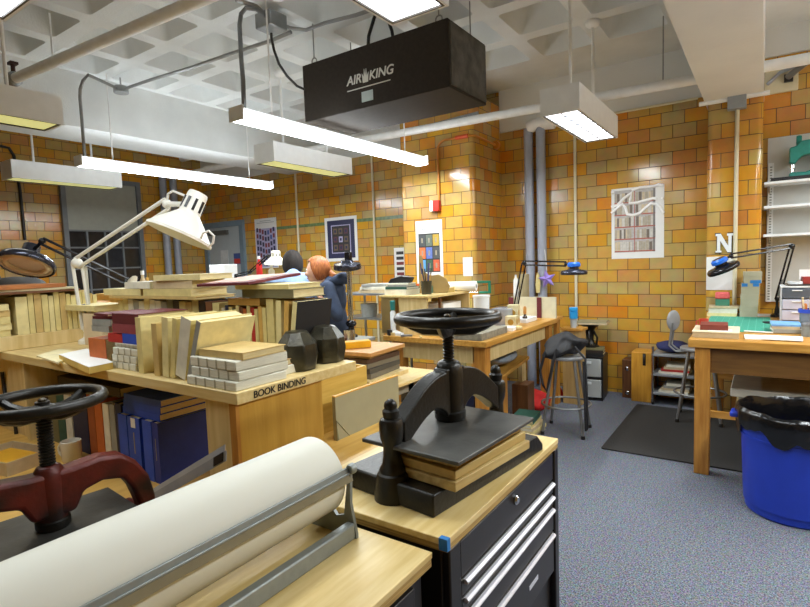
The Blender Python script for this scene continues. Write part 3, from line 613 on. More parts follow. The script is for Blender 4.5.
def book(label, L, D, T, M, cov, pag=None, group=None, ov=.004, cat='book', name='book', bt=.0025, spine=True):
    """flat frame: L along x, D along y (spine at -y), T up from 0"""
    o = thing(name, label, cat, group=group); o.matrix_basis = M
    b = MB(); b.bx(-L/2,L/2,-D/2,D/2,0,bt); b.bx(-L/2,L/2,-D/2,D/2,T-bt,T)
    if spine: b.bx(-L/2,L/2,-D/2,-D/2+bt,bt,T-bt)
    b.build('cover', cov, o)
    box(-L/2+ov,L/2-ov,-D/2+bt*1.2,D/2-ov*1.3,bt,T-bt).build('pages', pag or PAG, o)
    return o
def stand(label, H, D, T, x, y, z, cov, rz=0, lean=0, pag=None, group=None, **k):
    """upright book: spine faces -y at y, thickness x..x+T"""
    M = T4(x,y,z,rz) @ Matrix.Rotation(lean,4,'Y') @ Matrix.Translation((T,D/2,H/2)) @ Matrix.Rotation(-PI/2,4,'Y')
    if lean < 0: M = Matrix.Translation((0,0,T*math.sin(-lean)*0)) @ M
    if lean > 0: M = Matrix.Translation((0,0,T*math.sin(lean))) @ M
    return book(label, H, D, T, M, cov, pag, group, **k)
def flat(label, L, D, T, x, y, z, cov, rz=0, pag=None, group=None, **k):
    return book(label, L, D, T, T4(x,y,z,rz), cov, pag, group, **k)
TAPE = mat('sewing_tape', (168,164,140), .8)
def block(label, L, D, T, x, y, z, rz=0, n=3, group=None, m=None, up=False, cat='text block', name='text_block'):
    """sewn, coverless book: pages with cords across the spine (-y side)"""
    o = thing(name, label, cat, (x,y,z), rz, group)
    box(-L/2,L/2,-D/2,D/2,0,T).build('pages', m or PAGW, o, bevel=.004)
    for i in range(n):
        xx = -L/2+L*(i+1)/(n+1); box(xx-.0035,xx+.0035,-D/2-.0012,-D/2+.0005,.001,T-.001).build('sewing_tape', TAPE, o)
    return o
# ---------------- front row on the hutch, fanned to the right
G = 'cream books fanned along the front of the hutch'
yf = 1.075
def xp(px, py, Y=yf): return oy(px,py,Y).x
row = [(139.5,144.5,318,382,'cream',0,'tallest cream book at the left end of the fanned front row'),
       (155,160,324,381,'tan',0,'upright cream book with a gap on its left in fanned front row'),
       (163,169,318,381,'paleyellow',.09,'slightly leaning pale book, third of the fanned front row'),
       (170,174,319,382,'cream',.18,'leaning cream book, fourth of the fanned front row'),
       (172.5,182,320,384,'cream',.27,'thick leaning book with white spine in the fanned front row'),
       (184.5,188.5,322,372,'paleyellow',.37,'leaning book with grey spine at the right end of the fanned front row')]
z = HZ
spec0 = [(-2.06,.045,.245,.24,0),(-1.985,.034,.215,.24,0),(-1.925,.035,.235,.25,.08),(-1.87,.03,.235,.25,.16),(-1.82,.062,.235,.26,.22),(-1.70,.026,.235,.27,.30)]
x0 = xp(139,382)
DXS = []
cur = None
for (a,bq,t0,t1,c,ln,lab) in row:
    xa, xb = xp(a,380), xp(bq,380); T = max(.02, min(.07,(xb-xa)))
    if cur is not None and xa < cur+.006: xa = cur+.006
    Hb = (oy(a,t0,yf).z-HZ); Hb = max(.17, min(.26, Hb/max(.9,math.cos(ln))))
    o = stand(lab, Hb, .235, T, xa, yf, HZ+.001, CL[c], 0, ln, group=G)
    if 'spine' in lab: box(-Hb/2+.001,Hb/2-.001,-.1185,-.1173,.0005,T-.0005).build('spine_strip', CL['white' if 'white' in lab else 'grey'], o)
    cur = xa+T*math.cos(ln)+ (.004 if ln else 0)
# ---------------- white sewn text blocks stack by the right corner
G2 = 'white sewn text blocks stacked at the hutch corner'
xs0, xs1 = max(xp(184,392,1.05), cur+.012), xp(236,396,1.05)
w = xs1-xs0; xm = (xs0+xs1)/2
block('lowest of three white sewn text blocks at the right front corner of the hutch', w, .22, .031, xm, 1.05+.11, HZ, 0, 4, G2)
block('middle one of three white sewn text blocks at the right front corner of the hutch', w*.94, .22, .031, xm+.008, 1.06+.11, HZ+.032, .02, 4, G2)
block('topmost of three white sewn text blocks at the right front corner of the hutch', w*.96, .22, .033, xm+.004, 1.06+.11, HZ+.064, -.02, 4, G2)
flat('tan book lying on top of the white text blocks at the hutch corner', .23, .19, .024, xm+.02, 1.175, HZ+.0985, CL['tan'], .02)
block('small white text block behind the corner stack, under a tan board', .17, .16, .034, -1.525, 1.30, HZ, .04, 0)
flat('tan-edged thin book on the small white text block by the dark weights', .165, .16, .022, -1.525, 1.30, HZ+.035, CL['kraft'], .06)
block('loose white paper bundle lying on the thin book beside the dark weights', .14, .13, .012, -1.55, 1.31, HZ+.058, .3, 0, cat='paper', name='paper_bundle')
# ---------------- left stack of white blocks with coloured books
G3 = 'sewn text blocks left of the fanned books'
xa, xb = xp(112,374,1.085), xp(137,378,1.085); xm = (xa+xb)/2; w = xb-xa
for i, lab in enumerate(('lowest white text block under the coloured books at left','second white text block under the coloured books at left','third white text block under the coloured books at left')):
    block(lab, w*(1-.03*i), .24, .029, xm+.008*i, 1.085+.12, HZ+.030*i, .02*(i-1), 3, G3)
block('thin greyish text block under the blue and red books', w*.9, .22, .016, xm+.02, 1.20, HZ+.090, 0, 5, G3, m=mat('grey_paper',(186,178,156),.7))
xL = xp(108,340,1.095)
flat('blue book in the coloured stack on the left of the fanned books', .12, .2, .040, xm+.05, 1.195, HZ+.107, CL['blue'])
flat('red book beside the blue one in the coloured stack', .115, .2, .036, xm-.07, 1.195, HZ+.107, CL['red'])
flat('pinkish maroon book lying on the blue and red books', .2, .21, .038, xm+.015, 1.20, HZ+.148, CL['pinkmaroon'])
flat('dark maroon book at the top of the coloured stack', .2, .22, .042, xm+.02, 1.205, HZ+.187, CL['maroon'])
q = oz(101,350,HZ)
flat('orange book lying left of the coloured stack beside the white lamp', .15, .2, .112, xm-.24, 1.20, HZ+.0, CL['orange'])
for i, l in enumerate(('lower','upper')): flat(l+' of two grey books lying on the orange book', .15, .18, .026, xm-.20+.01*i, 1.19, HZ+.1445+.027*i, CL['grey'], .03*i, PAGW)
flat('dark red portfolio lying on the two grey books', .15, .19, .012, xm-.19, 1.20, HZ+.199, CL['maroon'], .12)
flat('second dark red portfolio, crooked on top of the first', .15, .19, .010, xm-.19, 1.20, HZ+.212, CL['maroon'], -.1)
# ---------------- papers at the left front of the hutch
q = [oz(59,356,HZ+.02), oz(89,369,HZ+.02), oz(113,364,HZ+.02), oz(87,350,HZ+.02)]
def quadblock(name, label, cat, P, z0, z1, m, **k):
    o = MB().prism([(p.x,p.y) for p in P], z0, z1).build(name, m, **k); return tag(o, label, cat)
WP = mat('bright_white_paper', (240,240,236), .7, var=.02); YEDGE = mat('yellowed_pages', (220,190,104), .7)
o = thing('paper_stack', 'thick yellow-edged stack of white sheets on the front of the hutch', 'paper stack')
MB().prism([(p.x,p.y) for p in q], HZ, HZ+.026).build('stack', YEDGE, o); MB().prism([(p.x,p.y) for p in q], HZ+.0262, HZ+.028).build('top_sheet', WP, o)
q = [oz(38,355,HZ+.012), oz(60,362,HZ+.012), oz(82,352,HZ+.012), oz(62,348,HZ+.012)]
quadblock('folded_paper', 'cream folded paper lying left of the thick sheet stack', 'paper', [p+Vector((-.02,0,0)) for p in q], HZ, HZ+.008, mat('cream_paper',(232,222,178),.7))
q = [oz(95,352,HZ), oz(116,356,HZ), oz(117,350,HZ), oz(97,347,HZ)]
quadblock('magazine', 'dark glossy magazine lying behind the white sheets', 'magazine', [p+Vector((0,.05,0)) for p in q], HZ, HZ+.006, mat('dark_glossy',(50,48,58),.15))
q = [oz(76,345,HZ), oz(112,348,HZ), oz(112,342,HZ), oz(85,340,HZ)]
quadblock('white_sheet', 'white sheet lying behind the lamp post on the hutch', 'paper', [p+Vector((0,.03,0)) for p in q], HZ, HZ+.003, WP)
# ---------------- the rack at the left end, its books face the aisle
RX = -3.30
rk = thing('book_rack', 'low pale rack on the left end of the hutch holding cream books', 'rack')
box(RX-.34,RX,.72,1.625,HZ+.001,HZ+.076).build('plinth', PALEW, rk, bevel=.003)
box(RX-.34,RX-.325,.72,1.625,HZ+.077,HZ+.29).build('back_board', PALEW, rk)
RZ = HZ+.077
G4 = 'cream books standing on the low rack'
y = 1.125; i = 0
cols = ['paleyellow','cream','tan','cream','paleyellow','cream','tan','cream','paleyellow','cream','cream','tan','paleyellow']
for i in range(13):
    T = (.055,.026,.034,.03,.024,.026,.03,.022,.025,.03,.024,.028,.022)[i]
    h = .205+.008*((i*7)%4)-.004*i*.3
    M = T4(RX-.012,y,RZ,PI/2) @ Matrix.Translation((T,.11,h/2)) @ Matrix.Rotation(-PI/2,4,'Y')
    book(ORD[i]+' from the left of the upright cream books on the low rack', h, .22, T, M, CL[cols[i]], group=G4)
    y += T+.0035
G5 = 'cream books lying flat on the low rack'
for i in range(5):
    flat(ORD[i]+' from the bottom of the flat cream books at the left end of low rack', .33+.01*(i%2), .24, .034, RX-.14+.006*(i%3), .93, RZ+.0345*i, CL[('cream','paleyellow','cream','tan','paleyellow')[i]], PI/2, group=G5)
# boards over the rack
BRB = mat('brown_board', (190,122,66), .45, rgb2=(168,100,52), scale=5)
tz = HZ+.298
def board(label, x0, x1, y0, y1, z, t, m, rz=0, name='board', cat='board', lean=None, group=None):
    o = box(-(x1-x0)/2,(x1-x0)/2,-(y1-y0)/2,(y1-y0)/2,0,t).build(name, m, loc=((x0+x1)/2,(y0+y1)/2,z), rot=lean or (0,0,rz), bevel=.0015)
    return tag(o, label, cat, group)
board('lower dark-edged board laid over the books of the low rack', RX-.34,RX+.02,.70,1.44,tz,.012, mat('brown_edge_board',(112,70,40),.5), .02)
board('pale cream board laid over the books of the low rack', RX-.36,RX+.01,.66,1.42,tz+.013,.012, mat('pale_board',(216,206,172),.6), -.02)
board('large orange-brown board on top of the low rack', RX-.38,RX+.03,.62,1.36,tz+.026,.022, BRB, .04)
# ---------------- back row along the rear edge
yb = 1.455
G6 = 'thin books in the middle of the back row'
cols = ['white','navy','cream','olive','paleyellow','brown','orange','cream','red','cream','ochre','cream']
xr0, xr1 = xp(224,345,yb), xp(268,350,yb)
x = xr0; wd = (xr1-xr0)/12
for i, c in enumerate(cols):
    T = wd*(.92 if i % 3 else .8)
    stand(ORD[i]+' from the left of the thin mixed books in the back row', .222+.006*((i*5)%3), .165, T, x, yb, HZ, CL[c], group=G6)
    x += wd
G7 = 'tall cream books leaning at the right of the back row'
xs = [xp(268.5,352,yb), xp(276.5,354,yb), xp(282.5,356,yb), xp(287,358,yb)]
flz = HZ+.20
for i, (xx, T, h, ln, lab) in enumerate(((xr1+.004,.042,.264,0,'tall thick cream book next to the thin mixed books'),(xr1+.050,.030,.258,.05,'cream book second from the black-covered one in the back row'),(xr1+.088,.026,.258,.10,'cream book leaning against the black-covered one'),(xr1+.124,.026,.258,.17,'large cream-spined book with black cover beside the iron weights'))):
    if i < 3: stand(lab, h, .17, T, xx, yb-.0, HZ+.001, CL[('cream','paleyellow','ochre')[i]], 0, ln, group=G7)
    else:
        o = stand(lab, h, .20, T, xx, yb-.005, HZ+.001, CL['black'], 0, ln, group=G7)
        box(-h/2+.001,h/2-.001,-.1008,-.0998,.001,T-.001).build('spine_strip', CL['paleyellow'], o)
# books lying on the back row
o = flat('ochre book lying on top of the thin mixed books', .21, .17, .03, (xr0+xr1)/2+.0, yb+.09, HZ+.2355, CL['ochre'])
flat('pale olive book lying across the back row under the pink portfolio', .30, .19, .036, (xr0+xr1)/2+.16, yb+.09, HZ+.2695, CL['olive'], .03, PAG)
flat('cream book just beneath the pink portfolio on back row', .31, .2, .020, (xr0+xr1)/2+.13, yb+.09, HZ+.306, CL['cream'], .05)
pf = thing('portfolio', 'maroon-edged pink portfolio on top of the back row books', 'portfolio', ((xr0+xr1)/2-.02, yb+.09, HZ+.338), .07, rot=(.085,-.02,.07))
box(-.19,.13,-.16,.16,0,.012).build('board_cover', CL['maroon'], pf, bevel=.002); box(-.17,.07,-.13,.15,.0121,.0135).build('pink_sheet', mat('pink_paper',(214,168,150),.6), pf)
# white-spined row left of them with boxes on top
G8 = 'white-spined books in the back row behind the fanned books'
x = xp(121,340,1.46); x1 = xp(222,344,1.46); n = 17; wd = (x1-x)/n
for i in range(n):
    c = ('cream','cream','white','grey','white','paleyellow','white','white','grey','olive','darkbrown','cream','tan','cream','darkbrown','brown','cream')[i]
    stand(ORD[i]+' from the left of the white-spined back row behind the fanned books', .243+.004*((i*3)%4), .15, wd*.93, x+wd*i, 1.46, HZ, CL[c], pag=PAGW, group=G8)
xw = xp(121,340,1.46)
G9 = 'cream books and boxes piled on the white-spined row'
zb = HZ+.259
flat('wide thin tan board book spanning the white-spined row', .78, .22, .014, xw+.38, 1.53, zb, CL['tan'], .0, group=G9)
flat('long cream box lying on the left half of the white-spined row', .36, .2, .034, xw+.10, 1.53, zb+.015, CL['paleyellow'], .02, group=G9)
flat('long cream box lying on the right half of the white-spined row', .42, .2, .034, xw+.52, 1.53, zb+.015, CL['cream'], -.02, group=G9)
flat('white-topped grey box lying at the middle of the piled boxes', .24, .2, .034, xw+.26, 1.53, zb+.0505, CL['white'], .0, PAGW, group=G9)
flat('thick beige book near the top of the piled boxes', .30, .19, .038, xw+.56, 1.53, zb+.0505, CL['beige'], .05, group=G9)
flat('cream folder of papers topping the piled boxes', .33, .2, .026, xw+.60, 1.53, zb+.090, CL['paleyellow'], .10, group=G9)
flat('pale box lying between low rack and the white-spined row', .34, .2, .03, xw-.26, 1.47, HZ+.1885, CL['paleyellow'], .03)
b_ = tag(box(-.085,.085,-.05,.05,0,.175).build('beige_box', mat('pinkish_board',(214,196,164),.7), loc=(oy(103.5,330,1.44).x,1.43,HZ), rot=(0,0,.1), bevel=.003), 'upright beige box behind the white lamp post', 'box')
# ---------------- two dark cast weights
WT = mat('dark_cast_weight', (70,66,50), .3, .35, rgb2=(40,38,30), scale=20, bump=.15)
for i, (px_, py_, lab) in enumerate(((311,366,'left one of two dark faceted iron weights on the hutch corner'),(336,361,'right one of two dark faceted iron weights on the hutch corner'))):
    q = oz(px_,py_,HZ); n = 8; P = [(.074,0),(.085,.055),(.080,.10),(.042,.148),(.001,.149)]
    o = MB().lathe([(.001,0)]+P, None, n, cap=False).build('iron_weight', WT, loc=((-1.485,1.41,HZ),(-1.495,1.58,HZ))[i], rot=(0,0,.35+.3*i), bevel=.006, ang=20)
    tag(o, lab, 'weight', 'dark faceted weights')
# ---------------- under the hutch
yh = 1.12
def xh(px): return oy(px,440,yh).x
G10 = 'big blue volumes standing under the hutch'
vols = [(45,52,'darkbrown',.24),(52,60,'olive',.25),(60,67,'green',.26),(67.5,74,'white',.26),(75,90,'navy',.29),(90,97,'rust',.29),(97,104.5,'orange',.28),(105,111,'white',.265),(111.5,117,'grey',.27),(117.5,123.5,'navy',.28)]
names = ['dark brown book at the left end of the row under the hutch','olive book second from left under the hutch','dark green book under the hutch by the white one','white-spined book under the hutch behind the mug','thick navy book under the hutch behind the red press','marbled rust book under the hutch','orange leather book under the hutch','cream corded book under the hutch left of grey one','light grey book under the hutch left of blue volumes','navy book touching the blue volumes under the hutch']
for (a,bq,c,h), lab in zip(vols,names):
    xa, xb = xh(a), xh(bq); stand(lab, h, .26, (xb-xa)*.95, xa, yh, DK, CL[c])
bl = [(124.5,133,'plain blue volume'),(133.5,145.5,'blue volume with a white spine label'),(148,157,'blue volume with a dark gap at its left'),(157.5,163.5,'rightmost blue volume, its broad cover facing right')]
for i, (a,bq,lab) in enumerate(bl):
    xa, xb = xh(a), xh(bq); o = stand(lab+' standing under the hutch', .248, .30, (xb-xa)*.96, xa, yh-.02, DK, CL['blue'] if i < 3 else CL['deepblue'], group=G10)
    if i == 1: box(.08,.12,-.1515,-.1505,(xb-xa)*.3,(xb-xa)*.65).build('spine_label', WP, o)
    if i in (1,3): box(-.03,.06,-.1515,-.1505,(xb-xa)*.45,(xb-xa)*.5).build('spine_title', mat('gilt_print',(160,150,110),.5), o)
xa, xb = xh(126), xh(163)
G11 = 'blue volumes lying on the standing blue ones'
for i, lab in enumerate(('lowest','middle','topmost')):
    flat(lab+' of three blue volumes lying on the standing blue ones', (xb-xa)*(.97-.02*i), .26, (.029,.029,.028)[i], (xa+xb)/2-.0+.006*i, yh+.125, DK+.2495+.0295*i, CL['blue'], .01*i, group=G11)
flat('big dark brown ledger lying over the books under the hutch', xh(123)-xh(62), .3, .04, (xh(62)+xh(122))/2-.01, yh+.16, DK+.305, CL['darkbrown'])
flat('black flat album on the dark brown ledger under the hutch', xh(116)-xh(36), .28, .03, (xh(36)+xh(112))/2, yh+.2, DK+.347, CL['black'])
# mug, box and ruler on the low bench
q = oz(70,465,DK); q.x = min(q.x, 9); CER = mat('white_ceramic', (218,214,200), .25, var=.02)
mg = thing('mug', 'white mug on the low bench before the dark books', 'mug', (q.x-.06,q.y+.035,DK), .4)
MB().lathe([(.001,0),(.036,0),(.04,.008),(.042,.09),(.038,.092),(.036,.085),(.034,.012),(.001,.01)], None, 24, cap=False).build('cup', CER, mg)
MB().tube([(-.04+.0*t,-.0,.075) if t == 0 else (-.042-.026*math.sin(t*PI/6),0,.045+.03*math.cos(t*PI/6)) for t in range(7)],.006,8).build('handle', CER, mg)
q = oz(10,470,DK)
bx_ = thing('open_box', 'open cream cardboard box with yellow things at left edge of low bench', 'box', (q.x-.08,q.y+.03,DK), .2)
b = MB(); b.bx(-.15,.15,-.1,.1,0,.004); b.bx(-.15,-.146,-.1,.1,.004,.06); b.bx(.146,.15,-.1,.1,.004,.06); b.bx(-.146,.146,-.1,-.096,.004,.06); b.bx(-.146,.146,.096,.1,.004,.06); b.build('tray', CL['beige'], bx_)
box(-.1,.1,-.07,.06,.0045,.045).build('yellow_contents', YELW, bx_)
# steel rule and clear tape strip leaning at the blue volumes
a, c = oz(150,493,DK+.012), oz(222,461,DK+.09)
rl = thing('strip_bundle', 'grey plastic strip bundle with black tip slanting in front of the blue volumes', 'ruler')
d_ = Vector((-1.62,1.045,DK+.02)); e_ = Vector((-1.50,1.10,DK+.10))
A_ = oz(152,503,DK+.004); B_ = oz(152,503,DK+.004)+Vector((.20,.10,.115)); B_ = oy(226,461,A_.y+.015)
for k, (t_, nm, mm) in enumerate(((1,'strip',mat('clear_grey_strip',(150,154,158),.25)),(.97,'strip',mat('clear_grey_strip2',(176,180,184),.25)))):
    d_ = B_-A_; a_ = A_+Vector((0,.006*k,.018*k)); e_ = A_+d_*t_+Vector((0,.006*k,.022*k)); u_ = Vector((0,.003,.034)); w_ = Vector((0,.002,0))
    MB().add([a_,e_,e_+u_,a_+u_,a_+w_,e_+w_,e_+u_+w_,a_+u_+w_],[(0,1,2,3),(7,6,5,4),(0,4,5,1),(1,5,6,2),(2,6,7,3),(3,7,4,0)]).build(nm, mm, rl)
d_ = B_-A_; a_ = A_+d_*.86+Vector((0,-.004,.004)); e_ = A_+d_*.97+Vector((0,-.004,.004)); u_ = Vector((0,.003,.03)); w_ = Vector((0,.003,0))
MB().add([a_,e_,e_+u_,a_+u_,a_+w_,e_+w_,e_+u_+w_,a_+u_+w_],[(0,1,2,3),(7,6,5,4),(0,4,5,1),(1,5,6,2),(2,6,7,3),(3,7,4,0)]).build('black_tip', DARK, rl)
# yellow boxes and grey board on the bench behind the hutch
gb = thing('grey_board', 'wide grey-green board with wooden edge standing beside the lettered hutch', 'board', (-1.684,2.09,DK))
box(-.02,0,-.262,.262,0,.212).build('panel', mat('grey_green_board',(150,146,118),.65,var=.04), gb); box(-.02,.0,-.262,.262,.2121,.218).build('top_edge', YELW, gb)
b = MB().prism([(-.262,.0),(-.25,.0),(-.262,.10)],0,.002,Matrix(((0,0,1,0),(1,0,0,0),(0,1,0,0),(0,0,0,1)))); b.tube([(.001,-.262,.1),(.001,-.17,.0)],.002,4); b.build('corner_line', mat('olive_line',(110,104,70),.6), gb)
wb = thing('wooden_box', 'yellow wooden box with red and tan contents behind the grey board', 'box', (-1.90,1.95,DK))
b = MB(); hh = .285; b.bx(-.09,.09,-.28,-.265,0,hh); b.bx(-.09,.09,.265,.28,0,hh); b.bx(-.09,-.075,-.265,.265,0,hh); b.bx(.075,.09,-.265,.265,0,hh-.0); b.bx(-.075,.075,-.265,.265,0,.01); b.bx(-.075,.075,-.02,-.008,.01,hh-.02)
b.build('carcass', wood('yellow_ply',(222,184,92),(204,160,68),4,.5,1), wb)
box(-.07,.07,.0,.24,.0105,hh-.03).build('red_tan_contents', mat('red_tan',(168,92,60),.6,rgb2=(204,160,100),scale=8), wb); box(-.07,.07,-.25,-.03,.0105,hh-.015).build('tan_contents', BRB, wb)
# board stack on the plywood table
G12 = 'boards stacked on the plywood table'
z = .9; cxs, cys = -2.06, 2.50
for i, (w_, d_, t_, m_, lab) in enumerate(((.42,.40,.022,PALEW,'pale wide board at the bottom of the stack on the plywood table'),(.34,.34,.030,mat('grey_brd',(112,104,88),.6),'grey board second from the bottom of plywood table stack'),(.345,.335,.030,mat('dark_grey_brd',(72,68,60),.6),'dark grey board third from bottom of plywood table stack'),(.335,.34,.028,mat('grey_brd2',(120,112,94),.6),'grey board fourth from bottom of plywood table stack'),(.34,.33,.028,mat('dark_brown_brd',(76,52,34),.6),'dark brown board fifth from bottom of plywood table stack'),(.33,.33,.018,mat('tan_brd',(150,124,80),.6),'tan board just below the orange-tan top board'),(.40,.38,.022,wood('tan_top',(206,158,98),(186,134,74),4,.45,1),'orange-tan top board of the stack carrying a yellow block'))):
    board(lab, cxs-w_/2,cxs+w_/2,cys-d_/2,cys+d_/2,z,t_,m_,.03*((i*3)%4-1.5)+.05,group=G12); z += t_+.0008
tag(box(-.035,.035,-.085,.085,0,.042).build('yellow_block', mat('yellow_plastic',(224,164,28),.4), loc=(cxs-.0,cys-.05,z), rot=(0,0,-.7), bevel=.004), 'yellow block lying on the stacked boards', 'block')
# ================================================================ swing-arm lamps
def rods(a, b, off, r):
    a, b = Vector(a), Vector(b); mb = MB(); off = Vector(off)
    for s in (-1,1): mb.tube([a+off*s, b+off*s], r, 8)
    return mb
def swing_lamp(label, base, post, elbow, wrist, head, axis, R, m_arm, m_head, group=None, inner=None, cap_r=.35, depth=.13, ring=False, r=.008, sep=.018, top=None, base_kind='clamp', glow=None, flat_=False):
    base, elbow, wrist, head, axis = [Vector(v) for v in (base, elbow, wrist, head, axis)]; axis.normalize()
    t = thing('swing_arm_lamp', label, 'lamp', base)
    L = lambda v: Vector(v)-base
    MB().lathe([(.001,0),(.05,0),(.05,.02),(.022,.035),(.016,.08),(.012,.1)] if base_kind == 'clamp' else [(.001,0),(.1,0),(.1,.018),(.03,.03),(.014,.06)], None, 18).build('base', m_arm, t)
    p0 = Vector((0,0,.08)); p1 = L(post) if post else p0
    if post: MB().tube([p0, p1], .012, 10).build('post', m_arm, t)
    d = L(elbow)-p1; side = d.cross(axis if abs(d.normalized().dot(axis)) < .9 else Vector((0,0,1))); n = d.cross(CF); n = n.normalized()*sep
    rods(p1, L(elbow), n, r).build('lower_arm', m_arm, t)
    d2 = L(wrist)-L(elbow); n2 = d2.cross(CF).normalized()*sep
    rods(L(elbow), L(wrist), n2, r).build('upper_arm', m_arm, t)
    sp = MB()
    for u in (.08,): 
        k = 60; a = p1+d*.06; b = p1+d*.38
        sp.tube([a+(b-a)*(i/k)+CF*.0+Vector((math.cos(i*1.6)*.009, math.sin(i*1.6)*.009, 0)) for i in range(k+1)], .0028, 5)
    sp.build('spring', STEEL, t)
    for jc, jr in ((L(elbow), r*3.0), (L(wrist), r*2.4), (p1, r*2.4)): MB().ball(jc, jr, 10).build('joint', m_arm, t)
    H = L(head); T = Matrix.Translation(H) @ axis.to_track_quat('Z','Y').to_matrix().to_4x4()
    if not flat_:
        pf = [(.001,-depth*1.5),(R*cap_r*.85,-depth*1.5),(R*cap_r*.92,-depth*1.42),(R*cap_r,-depth*.75),(R*cap_r*1.12,-depth*.7),(R*.72,-depth*.32),(R*.95,-depth*.04),(R,0),(R*1.0,.012),(R*.97,.012),(R*.94,0),(R*.7,-depth*.27),(R*cap_r,-depth*.62),(.001,-depth*.62)]
    else:
        pf = [(.001,-depth*1.6),(R*cap_r,-depth*1.6),(R*cap_r*1.1,-depth*.75),(R*.55,-depth*.6),(R*.92,-depth*.5),(R,-depth*.3),(R,.0),(R*.96,.006),(R*.93,-.002),(R*.9,-depth*.28),(.001,-depth*.3)]
    sh = MB().lathe(pf, T, 36, cap=False).build('shade', m_head, t, ang=50)
    b = MB()
    if not flat_:
        for k in range(9):
            q = k*2*PI/9; rr_ = R*cap_r*.97; b.cb((rr_*math.cos(q), rr_*math.sin(q), -depth*1.05), (.008,.012,depth*.4), (0,0,q))
        b.v = [tuple(T @ Vector(v)) for v in b.v]; b.build('vent_slot', DARK, sh)
    if ring or inner:
        b = MB().tube([tuple(T @ Vector((R*.7*math.cos(q*PI/14), R*.7*math.sin(q*PI/14), -depth*.12))) for q in range(28)], R*.09, 8, closed=True).build('ring_tube', inner or WHITE, sh)
    hd = L(wrist); capc = T @ Vector((R*cap_r*.6,0,-depth*.9))
    MB().tube([hd, hd+(capc-hd)*.5+Vector((0,0,.01)), T @ Vector((0,0,-depth*1.1))], r*1.3, 8).build('yoke', m_arm, t)
    if top: MB().lathe([(R*cap_r*1.15,-depth*1.62),(R*cap_r*1.5,-depth*1.4),(R*cap_r*1.5,-depth*1.05),(R*cap_r*1.15,-depth*.95)], T, 24, cap=False).build('ring_cap', top, sh)
    return t, T, sh
LW = mat('white_lamp_enamel', (232,230,220), .35, var=.02); LB = mat('black_lamp_enamel', (26,26,30), .22, .2, var=.1); LBC = mat('dark_chrome_shade', (70,72,84), .2, .7, var=.1); BLUET = mat('blue_lamp_cap', (34,108,214), .35)
# white lamp on the hutch
bq = oz(88,343,HZ); bq.x = max(bq.x,-3.17)
el = od(77,263,2.95); wr = od(167,204,2.62); hd = od(180,234,2.5)
t, T, sh = swing_lamp('big white swing-arm lamp rising from the hutch at left', bq, None, el, wr, hd, (od(178,240,2.5)-od(195,203,2.53)), .155, LW, LW, cap_r=.33, depth=.145, r=.010, sep=.026)
rods(Vector((0,0,.08))+Vector((.02,.01,0)), el-bq+Vector((.03,.03,-.02)), (0,0,0), .009).build('third_rod', LW, t)
q0, q1 = T @ Vector((.0,.0,-.2)), T @ Vector((0,0,-.1))
MB().tube([wr-bq, od(168,194,2.6)-bq, od(173,191,2.58)-bq, od(188,197,2.53)-bq, od(193,200,2.53)-bq], .006, 8).build('cable', LW, t)
c0 = od(206,238,2.42)-bq; MB().tube([od(201,238,2.42)-bq, od(203,233,2.4)-bq, od(209,231,2.4)-bq, od(214,236,2.4)-bq, od(213,243,2.41)-bq, od(208,247,2.42)-bq], .0055, 8).build('grip_loop', LW, sh)
# black lamp at far left
bb = od(131,288,3.95); bb.z = 1.30
sb = thing('tall_cabinet', 'tall pale cabinet standing behind the low rack and carrying tools', 'cabinet', (0,0,0))
box(-6.6,-3.72,2.15,2.62,0,1.30).build('carcass', PALEW, sb); 
for i in range(4): box(-6.58+.715*i,-6.58+.715*i+.70,2.13,2.148,.05,1.27).build('door', CL['tan'], sb)
bb = oy(131,284,2.35); bb.z = 1.301
eb = oy(130,283,1.628); bb = Vector((eb.x,1.60,HZ)); INN = mat('cream_inner',(206,200,170),.5)
t, T, sh = swing_lamp('black magnifier lamp at far left with its wide head hanging over the boards', bb, None, eb, oy(42,241,1.34), oy(26,266,1.28), (.28,-.42,-.9), .148, LB, LBC, ring=True, inner=INN, cap_r=.3, depth=.085, r=.008, sep=.018, flat_=True)
MB().lathe([(.001,-.022),(.130,-.022),(.134,.0),(.130,-.020),(.001,-.020)], T, 30, cap=False).build('inner_reflector', mat('pale_reflector',(214,216,204),.7), sh)
MB().tube([Vector(oy(130,283,1.628))-bb, Vector(oy(134,278,1.628))-bb, Vector(oy(132,289,1.62))-bb], .02, 8).build('white_bracket', LW, t)
# lamp in the far middle with white glowing shade
b2 = oy(233,290,3.9)
sc = thing('grey_cupboard', 'grey cupboard before the far door with bottles and a white lamp', 'cupboard')
box(-6.9,-4.35,3.9,4.3,0,1.42).build('carcass', STEEL, sc); box(-6.88,-5.84,3.885,3.899,.05,1.4).build('door', GREYH, sc); box(-5.82,-4.37,3.885,3.899,.05,1.4).build('door', GREYH, sc)
bq = oy(236,282,4.05); bq.z = 1.421
swing_lamp('white lamp with a lit shade left of the dark-haired person', bq, None, oy(250,272,4.0), oy(268,256,4.0), oy(276,263,4.0), (-.1,.05,-1), .13, LB, mat('lit_white_shade',(250,246,226),.4,emit=.5), cap_r=.4, depth=.09, r=.008, sep=.012)
